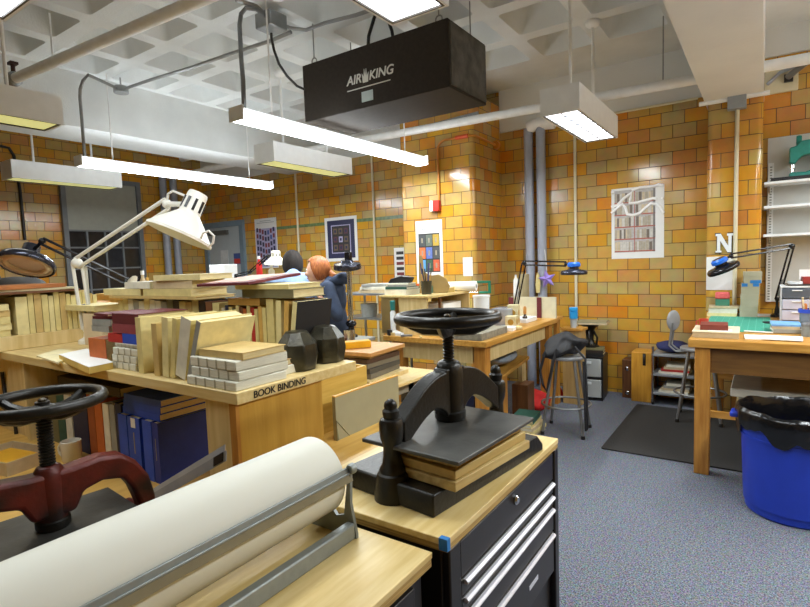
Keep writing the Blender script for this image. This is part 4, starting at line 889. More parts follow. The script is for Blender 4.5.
# chrome post lamp
fb = table('small dark worktable beyond the iron weights, between people and middle bench', -3.07,-2.82,2.95,3.62,.95, [(-3.05,2.98),(-2.90,2.98),(-3.05,3.54),(-2.90,3.54)], .03, .05, .08, DKW, CL['grey'], gap=.03)
cl = oz(348,337,.95)
lp = thing('magnifier_lamp', 'chrome post lamp with a dark disc head beyond the iron weights', 'lamp', (-3.01,3.52,.95))
D0 = (Vector((-3.06,3.5,1.0))-EYE).dot(CF)
MB().lathe([(.001,0),(.055,0),(.055,.015),(.03,.03),(.026,.09),(.04,.1),(.05,.12),(.04,.14),(.02,.15)], None, 20).build('base', LB, lp)
MB().tube([(-.014,0,.14),(-.014,0,.62)],.012,10).tube([(.016,0,.14),(.016,0,.64)],.012,10).build('post', CHROME, lp)
MB().lathe([(.001,.05),(.05,.05),(.06,.03),(.115,.02),(.122,.0),(.122,-.025),(.11,-.03),(.1,-.02),(.001,-.015)], X((.01,-.03,.63),(math.radians(8),math.radians(6),0)), 28, cap=False).build('shade', LBC, lp)
MB().bx(-.03,.03,-.02,.02,.66,.75).build('clamp', LB, lp, bevel=.006)
# lamp on the middle bench
mz = .95
bq = oz(503,318,mz)
t, T, sh = swing_lamp('black swing-arm lamp with blue cap on the middle bench', (-2.15,5.20,mz), (-2.16,5.19,mz+.12), oy(524,263,5.15), oy(566,264,5.1), oy(574,274,5.05), (0,0,-1), .125, LB, LBC, cap_r=.32, depth=.07, r=.008, sep=.02, top=BLUET, flat_=True)
# lamp on the right bench
swing_lamp('black swing-arm lamp with blue collar on the right bench', (.10,5.80,.98), (.10,5.80,1.14), oy(792,246,5.8), oy(731,256,5.56), oy(724,270,5.5), CR*.48-Vector((0,.1,.9)), .135, LB, LB, cap_r=.34, depth=.07, r=.008, sep=.018, top=BLUET, flat_=True)
# ================================================================ posters
def poster(label, x0, x1, z0, z1, Y, paint, name='poster', cat='poster', th=.004, rz=0):
    """paint(mb, w, h) -> list of materials; slot 0 is the sheet"""
    t = MB(); w, h = x1-x0, z1-z0
    t.bx(0,w,-th,-.0005,0,h); mats = paint(t, w, h)
    o = t.build(name, mats); o.location = (x0,Y,z0); o.rotation_euler = (0,rz,0); return tag(o, label, cat)
def rect(t, i, x0, x1, z0, z1, lift=1): t.m = i; t.bx(x0,x1,-.004-.0006*lift,-.0039,z0,z1)
SHEET = mat('poster_paper', (226,226,224), .45, var=.02); PK = lambda n, c: mat('print_'+n, c, .5, var=.12, scale=40)
P_NAVY = PK('navy',(44,46,78)); P_BLUE = PK('blue',(74,96,160)); P_LAV = PK('lavender',(170,166,200)); P_RED = PK('red',(120,50,56)); P_GREY = PK('grey',(140,142,146)); P_DK = PK('dark',(48,46,48))
def p1(t,w,h):
    r = random.Random(3)
    rect(t,3,.03*w,.97*w,.02*h,.80*h,.4)
    for j in range(6):
        for i in range(7):
            x = w*(.07+.125*i); zz = h*(.70-.125*j)+h*.035*math.cos(i*.95)
            rect(t, r.choice((1,1,2,1,4)), x, x+w*.085, zz, zz+h*.085, 1)
    for k in range(2): rect(t,5,w*(.25-.15*k),w*(.75+.15*k),h*(.945-.035*k),h*(.955-.035*k))
    return [SHEET,P_NAVY,P_BLUE,P_LAV,P_RED,P_GREY]
def wz(x, y, Y): q = oy(x,y,Y); return q.x, q.z
xa, za = wz(254.5,219.5,YB); xb, zb_ = wz(278.5,262,YB)
poster('tall white poster with rows of small dark pictures beside the far door', xa, xb, zb_-.1, za, YB, p1)
def p2(t,w,h):
    rect(t,1,.08*w,.92*w,.07*h,.93*h,1); rect(t,2,.2*w,.8*w,.18*h,.82*h,2); rect(t,3,.225*w,.775*w,.2*h,.8*h,3)
    for i in range(3):
        for j in range(3):
            x, z = w*(.27+.165*i), h*(.245+.185*j); rect(t,(4,5,4)[(i+j)%3] if (i,j)!=(1,1) else 2,x,x+w*.12,z,z+h*.13,4); rect(t,1,x+w*.03,x+w*.09,z+h*.035,z+h*.095,5)
    return [SHEET,P_NAVY,P_LAV,P_DK,PK('ochre',(104,88,70)),PK('plum',(86,52,66))]
xa, za = wz(324.5,218.5,YB); xb, zb_ = wz(358.5,260.5,YB); poster('navy patterned poster with a white margin above the red-haired person', xa, xb, zb_, za+.0, YB, p2)
def p3(t,w,h):
    rect(t,1,.1*w,.9*w,.2*h,.80*h,1)
    for j in range(3):
        for i in range(3):
            x, z = w*(.125+.26*i), h*(.215+.195*(2-j)); rect(t,2+j*3+i,x,x+w*.23,z,z+h*.175,2)
            rect(t,11,x+w*.085,x+w*.145,z+h*.05,z+h*.125,3)
    for k in range(2): rect(t,12,w*.15,w*(.7+.1*k),h*(.90-.04*k),h*(.912-.04*k))
    cs = [(70,74,76),(98,108,98),(176,146,54),(216,112,62),(92,112,180),(74,76,76),(84,150,204),(62,92,74),(200,92,58)]
    return [SHEET,P_DK]+[PK('sq%d'%i,c) for i,c in enumerate(cs)]+[PK('motif',(150,140,120)),P_GREY]
xa, za = wz(415.5,221.5,5.508); xb, zb_ = wz(443.5,275,5.508); poster('white poster with nine coloured squares on the tiled pier', xa, xb, zb_-.12, za, 5.508, p3)
def p4(t,w,h):
    rect(t,1,.06*w,.84*w,.09*h,.97*h,1)
    r = random.Random(5)
    for j in range(5):
        zb0 = h*(.10+.172*j); rect(t,2,.06*w,.84*w,zb0-h*.004,zb0+h*.012,3)
        x = .07*w
        while x < .80*w:
            bw = w*r.uniform(.03,.065)
            if not (.44*w < x+bw and x < .46*w): rect(t,r.choice((3,4,5,3,4,6)),x,x+bw*.88,zb0+h*.013,zb0+h*(.13+.02*r.random()),2)
            x += bw
    rect(t,2,.445*w,.46*w,.09*h,.97*h,2); rect(t,9,.80*w,.835*w,.09*h,.97*h,3)
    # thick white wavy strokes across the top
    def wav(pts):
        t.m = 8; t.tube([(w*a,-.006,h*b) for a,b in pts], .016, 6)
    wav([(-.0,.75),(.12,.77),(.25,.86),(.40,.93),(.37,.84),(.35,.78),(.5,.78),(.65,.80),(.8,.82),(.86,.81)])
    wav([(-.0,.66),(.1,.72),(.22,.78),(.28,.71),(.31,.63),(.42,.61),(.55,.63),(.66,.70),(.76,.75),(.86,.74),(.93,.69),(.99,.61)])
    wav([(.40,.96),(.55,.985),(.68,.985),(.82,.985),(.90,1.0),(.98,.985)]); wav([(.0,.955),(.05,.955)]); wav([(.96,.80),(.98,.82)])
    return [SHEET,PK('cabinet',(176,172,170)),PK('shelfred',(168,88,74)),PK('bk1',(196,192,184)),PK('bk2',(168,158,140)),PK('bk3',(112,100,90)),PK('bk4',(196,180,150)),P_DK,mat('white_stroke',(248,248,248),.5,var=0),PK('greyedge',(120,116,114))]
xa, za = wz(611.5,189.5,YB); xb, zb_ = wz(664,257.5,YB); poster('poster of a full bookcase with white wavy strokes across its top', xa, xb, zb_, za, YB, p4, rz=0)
def plain(m_, lines=0):
    def f(t,w,h):
        for k in range(lines): rect(t,1,w*.18,w*.82,h*(.8-.09*k),h*(.808-.09*k))
        return [m_, P_GREY]
    return f
xa, za = wz(463,257.5,5.508); xb, zb_ = wz(473,276,5.508); poster('small white notice on the tiled pier above the green clamp', xa, xb, zb_, za, 5.508, plain(SHEET,6), 'notice', 'notice')
def p5(t,w,h):
    for k in range(5): rect(t,(1,1,2,1,2)[k],w*.2,w*.85,h*(.78-.17*k),h*(.88-.17*k))
    return [SHEET,P_DK,P_RED]
xa, za = wz(394,248,YB); xb, zb_ = wz(406,271.5,YB); poster('narrow white sheet of dark pictures half hidden by the pier', xa, xb, zb_-.1, za, YB, p5)
xa, za = wz(706.5,257,5.95); xb, zb_ = wz(734,290,5.95); poster('blank white paper on the pillar below the letter', xa, xb, zb_, za, 5.95, plain(SHEET), 'paper_sheet', 'paper')
nl = thing('wall_letter', 'white capital letter N with dark outline on the pillar', 'letter')
xa, za = wz(716,234,5.93); xb, zb_ = wz(735,252,5.93); w_, h_ = xb-xa-.02, za-zb_
s_ = .25; NP = [(0,0),(.36,0),(.36,.1),(.28,.1),(.28,.62),(.72,0),(.95,0),(.95,.88),(1.05,.88),(1.05,1),(.68,1),(.68,.88),(.76,.88),(.76,.34),(.3,1),(0,1),(0,.88),(.09,.88),(.09,.1),(0,.1)]
def nmesh(sx, sz, y0, y1, e=0):
    P = [(xa+w_*(.5+(a-.52)*(1+e)), zb_+h_*(.5+(b_-.5)*(1+e))) for a,b_ in NP]
    return MB().prism(P,-y0,-y1,Matrix(((1,0,0,0),(0,0,-1,0),(0,1,0,0),(0,0,0,1))))
nmesh(1,1,5.946,5.949,.1).build('outline', DARK, nl); nmesh(1,1,5.928,5.9455).build('letter_face', WHITE, nl)
# ================================================================ right wall shelving and the right bench
shf = thing('wall_shelf_unit', 'white wall shelf unit with perforated uprights at the right edge', 'shelf unit')
SHW = mat('grey_white_panel', (196,198,194), .5, var=.03)
box(.008,1.1,6.27,6.299,1.08,2.66).build('back_panel', SHW, shf)
b = MB(); b.bx(.015,.06,6.245,6.27,1.08,2.42); b.build('upright', WHITE, shf)
b = MB()
for i in range(50): b.bx(.028,.046,6.2435,6.2452,1.10+.026*i,1.113+.026*i)
b.build('upright_slots', GREYH, shf)
for z_ in (2.205,1.985,1.722): 
    s__ = box(-.015,1.1,5.98,6.244,z_-.012,z_+.012).build('shelf', WHITE, shf, bevel=.003)
    MB().prism([(6.244,z_-.013),(6.0,z_-.013),(6.244,z_-.07)],.03,.036,Matrix(((0,0,1,0),(1,0,0,0),(0,1,0,0),(0,0,0,1)))).build('bracket', WHITE, s__)
GRN = mat('green_hammer_paint', (30,124,112), .35, var=.12, scale=30)
tr_ = tag(MB().bx(.035,.6,6.0,6.23,2.218,2.235).bx(.035,.6,6.0,6.008,2.2355,2.25).bx(.035,.045,6.0085,6.23,2.2355,2.25).build('tray', DARK), 'black tray on the top wall shelf under the green machine', 'tray')
gm = thing('corner_cutter', 'green cast-iron hand press on the black tray of the top shelf', 'machine')
x0_, z0_ = oy(789,166,6.1).x, 2.236
P = [(0,.02),(0,0),(.34,0),(.34,.06),(.26,.07),(.2,.13),(.13,.155),(.12,.13),(.17,.105),(.16,.06),(.09,.045),(.02,.05)]
b = MB().prism([(x0_+a,z0_+c) for a,c in [(.0,0),(.36,0),(.36,.30),(.24,.32),(.14,.335),(.08,.33),(.05,.29),(0,.28),(0,.14),(.045,.13),(.06,.16),(.1,.20),(.17,.205),(.22,.16),(.21,.08),(.12,.05),(.04,.055),(0,.05)]],-6.17,-6.05,Matrix(((1,0,0,0),(0,0,-1,0),(0,1,0,0),(0,0,0,1))))
b.build('frame', GRN, gm, bevel=.012, seg=3); MB().lathe([(.02,z0_+.06),(.02,z0_+.13)], X((x0_+.028,6.11,0)), 12).build('punch', CHROME, gm)
MB().lathe([(.001,-.02),(.04,-.02),(.045,0),(.04,.02),(.001,.02)], X((x0_+.07,6.11,z0_+.345),(0,PI/2,0)), 16).build('pivot', GRN, gm)
# wall box with flexible conduit at upper right
wbx = thing('wall_box', 'cream square wall box with a grey flexible conduit at upper right', 'electrical box')
q = oy(780,80,6.28); box(q.x-.12,q.x+.14,6.2605,6.299,q.z-.12,q.z+.10).build('plate', CREAMP, wbx, bevel=.006); box(q.x+.03,q.x+.1,6.23,6.2604,q.z-.04,q.z+.03).build('socket', DARK, wbx)
MB().tube([(q.x+.06,6.225,q.z), (q.x+.12,6.15,q.z+.03), (q.x+.3,6.0,q.z+.12), (q.x+.7,5.9,q.z+.2)], .028, 10).build('flexible_conduit', STEEL, wbx)
MB().tube([(q.x-.1,6.25,q.z-.03),(q.x+.0,6.24,q.z+.06),(q.x+.25,6.2,q.z+.115),(q.x+.7,6.1,q.z+.14)], .016, 8).build('cable', GREYP, wbx)
# bench items
ZB = .98
tag(box(-.41,.05,4.66,5.72,ZB,ZB+.004).build('cutting_mat', grid_mat('green_cutting_mat',(48,148,124),(104,184,162),.05,.03)), 'green cutting mat with pale grid on the right bench', 'mat')
bx1 = thing('flat_box', 'cream flat box at the front left corner of the right bench', 'box', (-.285,4.44,ZB), .03)
box(-.142,.142,-.18,.18,0,.04).build('body', CL['beige'], bx1, bevel=.002); box(-.145,.145,-.183,.183,.0401,.046).build('lid', mat('cream_lid',(222,210,176),.6), bx1)
flat('orange-red book with dark boards lying on the cream flat box', .175, .21, .038, -.30, 4.45, ZB+.0465, CL['red'], .06, mat('orange_edge',(206,84,44),.6)).children[0].data.materials[0] = mat('redbrown_cloth',(120,50,36),.6)
box(-.05,.10,-.12,.02,.0461,.0468).build('paper_slip', WP, bx1)
for i,(a,c,d_,e_,l) in enumerate(((-.11,.12,4.30,4.50,'left one of two white sheets at the front edge of right bench'),(-.0,.22,4.27,4.46,'right one of two white sheets at the front edge of right bench'))):
    tag(box(-(c-a)/2,(c-a)/2,-(e_-d_)/2,(e_-d_)/2,0,.006).build('paper_pad', WP, loc=((a+c)/2,(d_+e_)/2,ZB+.0065*i), rot=(0,0,.06-.1*i)), l, 'paper')
flat('grey book under the light blue one on the right bench', .17,.24,.026, .135,4.78, ZB+.0045, CL['grey'], .1, PAGW)
flat('cream book lying in the pile under the light blue folder', .165,.22,.02, .14,4.78, ZB+.031, CL['beige'], -.05, PAGW)
flat('light blue folder on top of the small book pile on right bench', .18,.24,.014, .135,4.79, ZB+.052, CL['lightblue'], .05, PAGW)
tag(MB().bx(-.09,.09,-.012,.012,0,.006).build('bone_folder', WP, loc=(-.03,4.66,ZB+.0045), rot=(0,0,-.15)), 'white bone folder lying on the green mat', 'tool')
sc_ = thing('scissors', 'dark scissors lying on the green mat before drawer tower', 'scissors', (.085,5.28,ZB+.0045), .3)
MB().prism([(-.02,0),(.1,.008),(.1,.0),(-.02,-.012)],0,.004).build('blade', CHROME, sc_)
for s in (-1,1): MB().tube([(-.055+.03*math.cos(q*PI/6), s*.022+.018*math.sin(q*PI/6), .005) for q in range(12)],.005,6,closed=True).build('handle', DARK, sc_)
tag(box(-.20,.20,-.02,.02,0,.02).build('white_strip', WHITE, loc=(-.0,5.835,ZB), rot=(0,0,.0)), 'long white strip along the back of right bench', 'strip')
pz_ = ZB
for i,(w_,d_,t_,c,lab) in enumerate(((.24,.18,.032,'paleyellow','pale yellow book at the bottom of pile by the pillar'),(.23,.17,.044,'white','white book in the middle of pile by the pillar'),(.24,.18,.02,'beige','beige book on top of the pile by the pillar'))):
    flat(lab, w_, d_, t_, -.325+.006*i, 5.79-.0, pz_, CL[c], .03*i, PAGW); pz_ += t_+.0006
tb = thing('small_box', 'small box with pink lid and green base on the books by pillar', 'box', (-.325,5.80,pz_), .05); tb.scale = (1.15,1.1,1.15)
box(-.05,.05,-.045,.045,0,.055).build('base', mat('green_card',(60,120,96),.6), tb); box(-.052,.052,-.047,.047,.0551,.11).build('lid', mat('pink_card',(222,106,104),.6,rgb2=(210,84,84),scale=40), tb, bevel=.012)
zt_ = oy(750,271.5,5.78).z; hb = (zt_-ZB)/4
GBX = mat('grey_box_board', (172,166,142), .7, var=.04)
for i, lab in enumerate(('lowest','second','third','topmost')):
    o = thing('archive_box', lab+' grey-beige box of the stack before the pillar', 'box', (-.115+.004*i+(.012 if i > 2 else 0),5.78,ZB+hb*i), .02*i)
    o['group'] = 'grey-beige boxes stacked before the pillar'
    box(-.068,.068,-.085,.085,0,hb*.6).build('body', GBX, o); box(-.07,.07,-.087,.087,hb*.6+.0003,hb-.0008).build('lid', GBX, o)
    if i == 3: box(-.02,.062,-.0885,-.0871,.0,.028).build('blue_tape', BTAPE, o)
    if i == 2:
        for a in (-.066,.02): box(a,a+.045,-.0885,-.0871,hb-.03,hb-.001).build('blue_tape', BTAPE, o)
tag(box(-.05,.05,-.02,.02,0,zt_-ZB-.02).build('ochre_board', CL['ochre'], loc=(-.085,5.885,ZB)), 'ochre board standing behind the grey-beige boxes', 'board')
dt = thing('drawer_tower', 'clear plastic drawer tower on the right bench', 'drawers', (.215,5.60,ZB), .0)
CLR = mat('frosted_plastic', (206,208,214), .25, var=.03, alpha=.85); dth = (oy(790,286,5.5).z-ZB)
box(-.10,.13,-.12,.13,dth-.012,dth).build('frame_top', WHITE, dt); 
b = MB()
for x in (-.10,.118): b.bx(x,x+.012,-.12,.13,0,dth-.0125)
b.bx(-.088,.118,.118,.13,0,dth-.0125); b.build('frame_side', CLR, dt)
for i in range(3):
    z0 = .008+(dth-.02)*i/3; z1 = z0+(dth-.02)/3-.008
    dr = box(-.086,.116,-.125,.115,z0,z1).build('drawer', mat('drawer_lilac',(190,188,204),.3) if i < 2 else mat('drawer_dark',(88,94,104),.3), dt, bevel=.004); box(-.02,.05,-.137,-.1255,z1-.02,z1-.012).build('pull', WHITE, dr)
flat('dark thin book lying on the drawer tower', .17,.2,.012, .24,5.60, ZB+dth+.0005, CL['darkbrown'], .1, PAGW)
o = thing('tape_roll', 'white tape roll lying on the dark book of drawer tower', 'tape roll', (.22,5.59,ZB+dth+.0135)); MB().lathe([(.03,0),(.055,0),(.055,.022),(.03,.022),(.03,0)], None, 24, cap=False).build('roll', WHITE, o); MB().lathe([(.027,0.001),(.0295,.001),(.0295,.021),(.027,.021),(.027,.001)], None, 24, cap=False).build('core', CL['kraft'], o)
tag(box(-.05,.06,-.05,.05,0,.06).build('red_tin', mat('red_tin',(150,54,48),.35), loc=(.315,5.62,ZB+dth+.0135), rot=(0,0,.1), bevel=.003), 'red tin standing on the drawer tower', 'tin')
tag(box(-.05,.06,-.01,.01,0,.13).build('white_card', WP, loc=(.30,5.70,ZB+dth+.001)), 'upright white card on the drawer tower', 'card')
pc_ = thing('pencil_pot', 'blue-rimmed clear pot of pencils at the right end of bench', 'pot', (.285,4.95,ZB)); pc_.scale = (1.25,1.25,1.3)
MB().lathe([(.001,0),(.046,0),(.05,.115),(.047,.115),(.044,.004),(.001,.004)], None, 24, cap=False).build('pot', mat('clear_pot',(140,150,160),.15,alpha=.7), pc_); MB().lathe([(.0475,.1),(.056,.1),(.056,.122),(.0475,.122),(.0475,.1)], None, 24, cap=False).build('blue_rim', mat('blue_rim',(50,80,190),.35), pc_)
for i in range(9):
    q = i*.7; MB().tube([(.018*math.cos(q),.018*math.sin(q),.006),(.038*math.cos(q),.038*math.sin(q),.15+.02*(i%3))],.005,6).build('pencil', mat(('pencil_a','pencil_b','pencil_c')[i%3],((206,120,50),(150,50,50),(222,200,160))[i%3],.5), pc_)
for i,(x_,y_) in enumerate(((.27,4.58),)):
    t_ = thing('metal_tin', 'dark grey metal tin at the right edge of bench', 'tin', (x_,y_,ZB)); MB().lathe([(.001,0),(.05,0),(.05,.085),(.046,.088),(.001,.088)], None, 24, cap=False).build('body', GREYH, t_); MB().lathe([(.052,.07),(.053,.088),(.05,.092),(.001,.092)], None, 24, cap=False).build('lid', STEEL, t_)
q = oz(697,327,ZB); rm = thing('red_mug', 'red mug on the left rear edge of right bench', 'mug', (-.40,4.86,ZB)); 
MB().lathe([(.001,0),(.03,0),(.036,.07),(.033,.07),(.028,.006),(.001,.006)], None, 20, cap=False).build('cup', mat('red_glaze',(200,70,56),.3), rm); MB().tube([(-.034-.022*math.sin(t*PI/6),0,.035+.022*math.cos(t*PI/6)) for t in range(7)],.005,8).build('handle', MATS['red_glaze'], rm)
# under the right bench
tag(box(-.14,.6,4.36,5.0,.4705,.54).build('portfolio_case', mat('grey_portfolio',(140,134,118),.7), bevel=.006), 'large grey portfolio on the lower shelf of right bench', 'portfolio')
tag(box(-.19,.75,4.40,5.1,.5405,.60).build('white_portfolio', mat('white_portfolio',(206,204,190),.6), rot=(0,0,.0), bevel=.006), 'large white folder lying on the grey portfolio under right bench', 'folder')
# ================================================================ middle bench
def simple(name, label, cat, mb, m, loc, rz=0, group=None, **k):
    return tag(mb.build(name, m, loc=loc, rot=(0,0,rz), **k), label, cat, group)
STONE = mat('grey_slab', (150,144,124), .7, rgb2=(118,112,98), scale=30, bump=.2, bscale=80)
simple('stone_slab','grey speckled slab on the front corner of middle bench','slab', MB().bx(-.16,.15,-.26,.26,0,.06), STONE, (-1.985,3.97,mz), .02, bevel=.004)
# organiser box at the left end
og = thing('desk_organizer', 'plywood desk organiser crammed with tools at left of middle bench', 'organiser')
ox0, ox1, oy0, oy1, ozt = -2.90, -2.33, 3.80, 4.48, 1.30
box(ox0,ox1,oy0,oy1,ozt-.02,ozt).build('top_board', PLY, og, bevel=.002); box(ox0+.01,ox0+.16,oy0+.01,oy0+.03,mz,ozt-.02).build('left_post', mat('grey_brown_board',(150,126,76),.6), og)
box(-2.70,-2.40,oy0+.02,oy0+.04,mz,ozt-.02).build('front_panel', PALEW, og); box(-2.365,-2.345,oy0+.15,oy0+.17,mz,ozt-.02).build('side_post', BROWNW, og)
box(ox0+.01,ox0+.03,oy0+.03,oy1,mz,ozt-.02).build('back_panel', PALEW, og); box(-2.75,ox1,oy1-.02,oy1,mz,ozt-.02).build('end_panel', PALEW, og); box(-2.75,-2.34,oy0+.2,oy1-.02,mz+.17,mz+.185).build('inner_shelf', PALEW, og)
gl = thing('glue_bottle','white bottle with a teal cap before the organiser','bottle',(-2.735,3.775,mz)); MB().lathe([(.001,0),(.024,0),(.026,.2),(.012,.22)],None,14).build('body', WHITE, gl); MB().lathe([(.022,.2205),(.024,.30),(.018,.305)],None,14).build('cap', CL['teal'], gl)
simple('storage_box','brown card box inside the organiser','box', MB().bx(-.12,.12,-.16,.16,0,.1), CL['kraft'], (-2.52,4.24,mz), 0, bevel=.003)
simple('paper_stack','white papers on the inner shelf of organiser','paper', MB().bx(-.13,.13,-.18,.18,0,.07), WP, (-2.52,4.24,mz+.186), .05)
# things on its top
z = ozt
for i,(w_,d_,t_,c,lab) in enumerate(((.26,.2,.05,'white','thick white-edged book at the bottom of pile on the organiser'),(.24,.2,.022,'green','thin green book in the pile on the organiser'),(.2,.18,.016,'grey','thin grey book in the pile on the organiser'),(.2,.17,.014,'white','white thin book on top of the pile on the organiser'))):
    flat(lab, w_, d_, t_, -2.745, 3.95, z, CL[c], .08*i-.1, PAGW); z += t_+.0006
simple('tape_gun','black tape gun lying on the books of organiser','tool', MB().prism([(-.13,0),(.1,0),(.13,.05),(.02,.07),(-.1,.04)],-.03,.03,Matrix(((1,0,0,0),(0,0,-1,0),(0,1,0,0),(0,0,0,1)))), DARK, (-2.76,3.96,z), .1, bevel=.008)
simple('teal_box','teal box behind the black tape gun','box', MB().bx(-.07,.07,-.04,.04,0,.07), CL['teal'], (-2.60,4.15,ozt), .1, bevel=.004)
jp = thing('tool_jar', 'dark jar of brushes and tools on the organiser', 'jar', (-2.50,3.98,ozt))
MB().lathe([(.001,0),(.045,0),(.05,.12),(.047,.12),(.042,.005),(.001,.005)],None,20,cap=False).build('jar', mat('dark_glass_jar',(62,60,48),.15), jp)
for i in range(9):
    q = i*.72; MB().tube([(.015*math.cos(q),.015*math.sin(q),.008),(.05*math.cos(q),.05*math.sin(q),.18+.05*(i%3))],.006,6).build('tool_handle', mat(('tool_w','tool_b','tool_n')[i%3],((196,150,80),(40,40,44),(70,70,120))[i%3],.5), jp)
simple('cardboard_form','tall bent tan cardboard piece on the organiser','cardboard', MB().prism([(-.16,0),(.10,0),(.12,.06),(.09,.13),(.02,.17),(-.06,.16),(-.12,.2),(-.13,.34),(-.16,.36),(-.165,.15)],-.02,.02,Matrix(((1,0,0,0),(0,0,-1,0),(0,1,0,0),(0,0,0,1)))), mat('tan_cardboard',(166,140,88),.75), (-2.50,4.16,ozt), .35, bevel=.004)
simple('tape_dispenser','cream tape dispenser on the organiser by the bent cardboard','dispenser', MB().prism([(-.09,0),(.09,0),(.09,.05),(.03,.04),(0,.06),(-.05,.09),(-.09,.06)],-.025,.025,Matrix(((1,0,0,0),(0,0,-1,0),(0,1,0,0),(0,0,0,1)))), mat('cream_plastic',(206,182,116),.4), (-2.47,4.26,ozt), .4, bevel=.006)
pr2 = simple('white_paper_roll','thick roll of white paper lying on the organiser end','paper roll', MB().lathe([(.02,-.19),(.045,-.19),(.045,.19),(.02,.19)],X((0,0,.0455),(0,PI/2,0)),20,cap=False), WP, (-2.42,4.40,ozt), .2)
simple('pencil_cup','small clear cup of pens at the back of organiser','cup', MB().lathe([(.001,0),(.035,0),(.038,.09),(.034,.09),(.03,.005),(.001,.005)],None,16,cap=False).tube([(0,0,.01),(.03,.01,.16)],.006,6).tube([(0,.01,.01),(-.03,.02,.15)],.006,6).tube([(.01,0,.01),(.0,-.03,.14)],.006,6), mat('smoky_cup',(120,110,90),.2), (-2.72,4.36,ozt))
simple('orange_cup','small orange cup beyond the pile on the organiser','cup', MB().lathe([(.001,0),(.03,0),(.036,.075),(.032,.075),(.027,.005),(.001,.005)],None,16,cap=False), mat('orange_cup',(220,104,52),.4), (-2.82,4.35,ozt))
TX = -2.285
gc = thing('green_clamp', 'green G-clamp standing on white tub right of the organiser', 'clamp', (TX,4.64,mz+.312), .1)
b = MB(); b.bx(-.13,.10,-.012,.012,.10,.125); b.bx(-.13,-.105,-.012,.012,.02,.0995); b.bx(.075,.10,-.012,.012,.0,.0995); b.bx(-.02,.0745,-.012,.012,.0,.022); b.build('frame', mat('green_clamp_paint',(20,112,82),.35), gc, bevel=.004); MB().tube([(-.03,0,.011),(-.12,0,.011)],.008,8).build('screw', CHROME, gc)
simple('white_tub','white tub with a lid under the green clamp','tub', MB().lathe([(.001,0),(.075,0),(.078,.14),(.084,.145),(.084,.165),(.001,.168)],None,28,cap=False), WHITE, (TX,4.64,mz+.1305))
simple('yellow_sponge','yellow sponge on the organiser by the paper roll','sponge', MB().bx(-.05,.05,-.03,.03,0,.04), mat('yellow_sponge',(222,200,70),.8,bump=.3), (-2.64,4.42,ozt), .2, bevel=.006)
# bench surface clutter
simple('clear_container','clear plastic box beside the white tub','container', MB().bx(-.1,.1,-.1,.1,0,.17), mat('clear_container',(176,186,200),.15,alpha=.55), (-2.08,4.72,mz), .1, bevel=.008)
simple('tan_carton','tan carton under the white tub on the middle bench','carton', MB().bx(-.10,.10,-.11,.11,0,.13), CL['kraft'], (TX,4.64,mz), .05, bevel=.003)
simple('green_box','dark green box before the clear plastic box','box', MB().bx(-.1,.07,-.06,.06,0,.07), CL['green'], (-2.14,4.40,mz), .1, bevel=.004)
FLO = mat('floral_card', (214,206,176), .6, rgb2=(190,176,120), scale=22)
for i,(x_,y_,h_,lab) in enumerate(((-1.985,4.72,.20,'taller floral patterned box on the middle bench'),(-1.96,4.61,.105,'shorter floral patterned box before the taller one'))):
    o = thing('floral_box', lab, 'box', (x_,y_,mz), .2); o['group'] = 'floral patterned boxes'
    box(-.05,.05,-.05,.05,0,h_).build('body', FLO, o, bevel=.003); b = MB()
    for k in range(int(h_/.075)): 
        b.lathe([(.001,0),(.028,0),(.028,.0012),(.001,.0012)], X((0,-.0502,.05+.075*k),(PI/2,0,0)), 16, cap=False); b.lathe([(.001,0),(.028,0),(.028,.0012),(.001,.0012)], X((.0502,0,.05+.075*k),(0,PI/2,0)), 16, cap=False)
    b.build('flower_print', mat('flower_ochre',(170,128,36),.6), o)
simple('white_carton','flat white carton on the middle bench edge','carton', MB().bx(-.07,.07,-.06,.06,0,.036), WP, (-1.90,4.36,mz), .15, bevel=.003)
simple('wood_sander','small wooden block beside the white carton','block', MB().bx(-.035,.035,-.05,.05,0,.026), PALEW, (-1.84,4.47,mz), .3, bevel=.005)
simple('white_tray','long white tray behind the small amber bottle','tray', MB().bx(-.05,.11,-.14,.14,0,.045), WHITE, (-2.03,5.03,mz), .0, bevel=.006)
bt = thing('amber_bottle', 'small dark bottle with a wooden brush handle on the middle bench', 'bottle', (-1.955,4.93,mz))
MB().lathe([(.001,0),(.026,0),(.026,.06),(.012,.075),(.012,.085)],None,16).build('bottle', mat('amber_glass',(52,34,20),.12), bt); MB().lathe([(.01,.0855),(.016,.10),(.016,.15),(.01,.165),(.001,.166)],None,12).build('handle', wood('handle_wood',(206,150,80),(180,120,56),8,.4,2), bt)
bd_ = thing('backdrop_board', 'large pale board with maroon stripes standing at the rear of middle bench', 'board')
q0, q1 = oy(511,300,5.38), oy(556,300,5.38); zt2 = oy(535,297,5.38).z
box(q0.x,q1.x,5.375,5.395,mz,zt2).build('panel', mat('pale_greybeige',(206,200,170),.6), bd_); 
for a,c in ((509,513.5),(537,541.5)): box(oy(a,310,5.37).x,oy(c,310,5.37).x,5.366,5.374,mz,zt2-.004).build('maroon_stripe', CL['maroon'], bd_)
simple('postal_tube','grey cardboard tube standing behind the pale board','tube', MB().lathe([(.001,0),(.055,0),(.055,.46),(.05,.465),(.001,.465)],None,20,cap=False), mat('grey_card_tube',(150,138,104),.7), (oy(521.5,290,5.47).x,5.55,mz-.0), 0)
simple('glass_jar','clear jar standing behind the pale board beside the tube','jar', MB().lathe([(.001,0),(.03,0),(.03,.40),(.012,.43),(.012,.46),(.001,.46)],None,16,cap=False), mat('jar_white',(200,200,196),.2), (oy(515,290,5.47).x,5.50,mz-.0), 0)
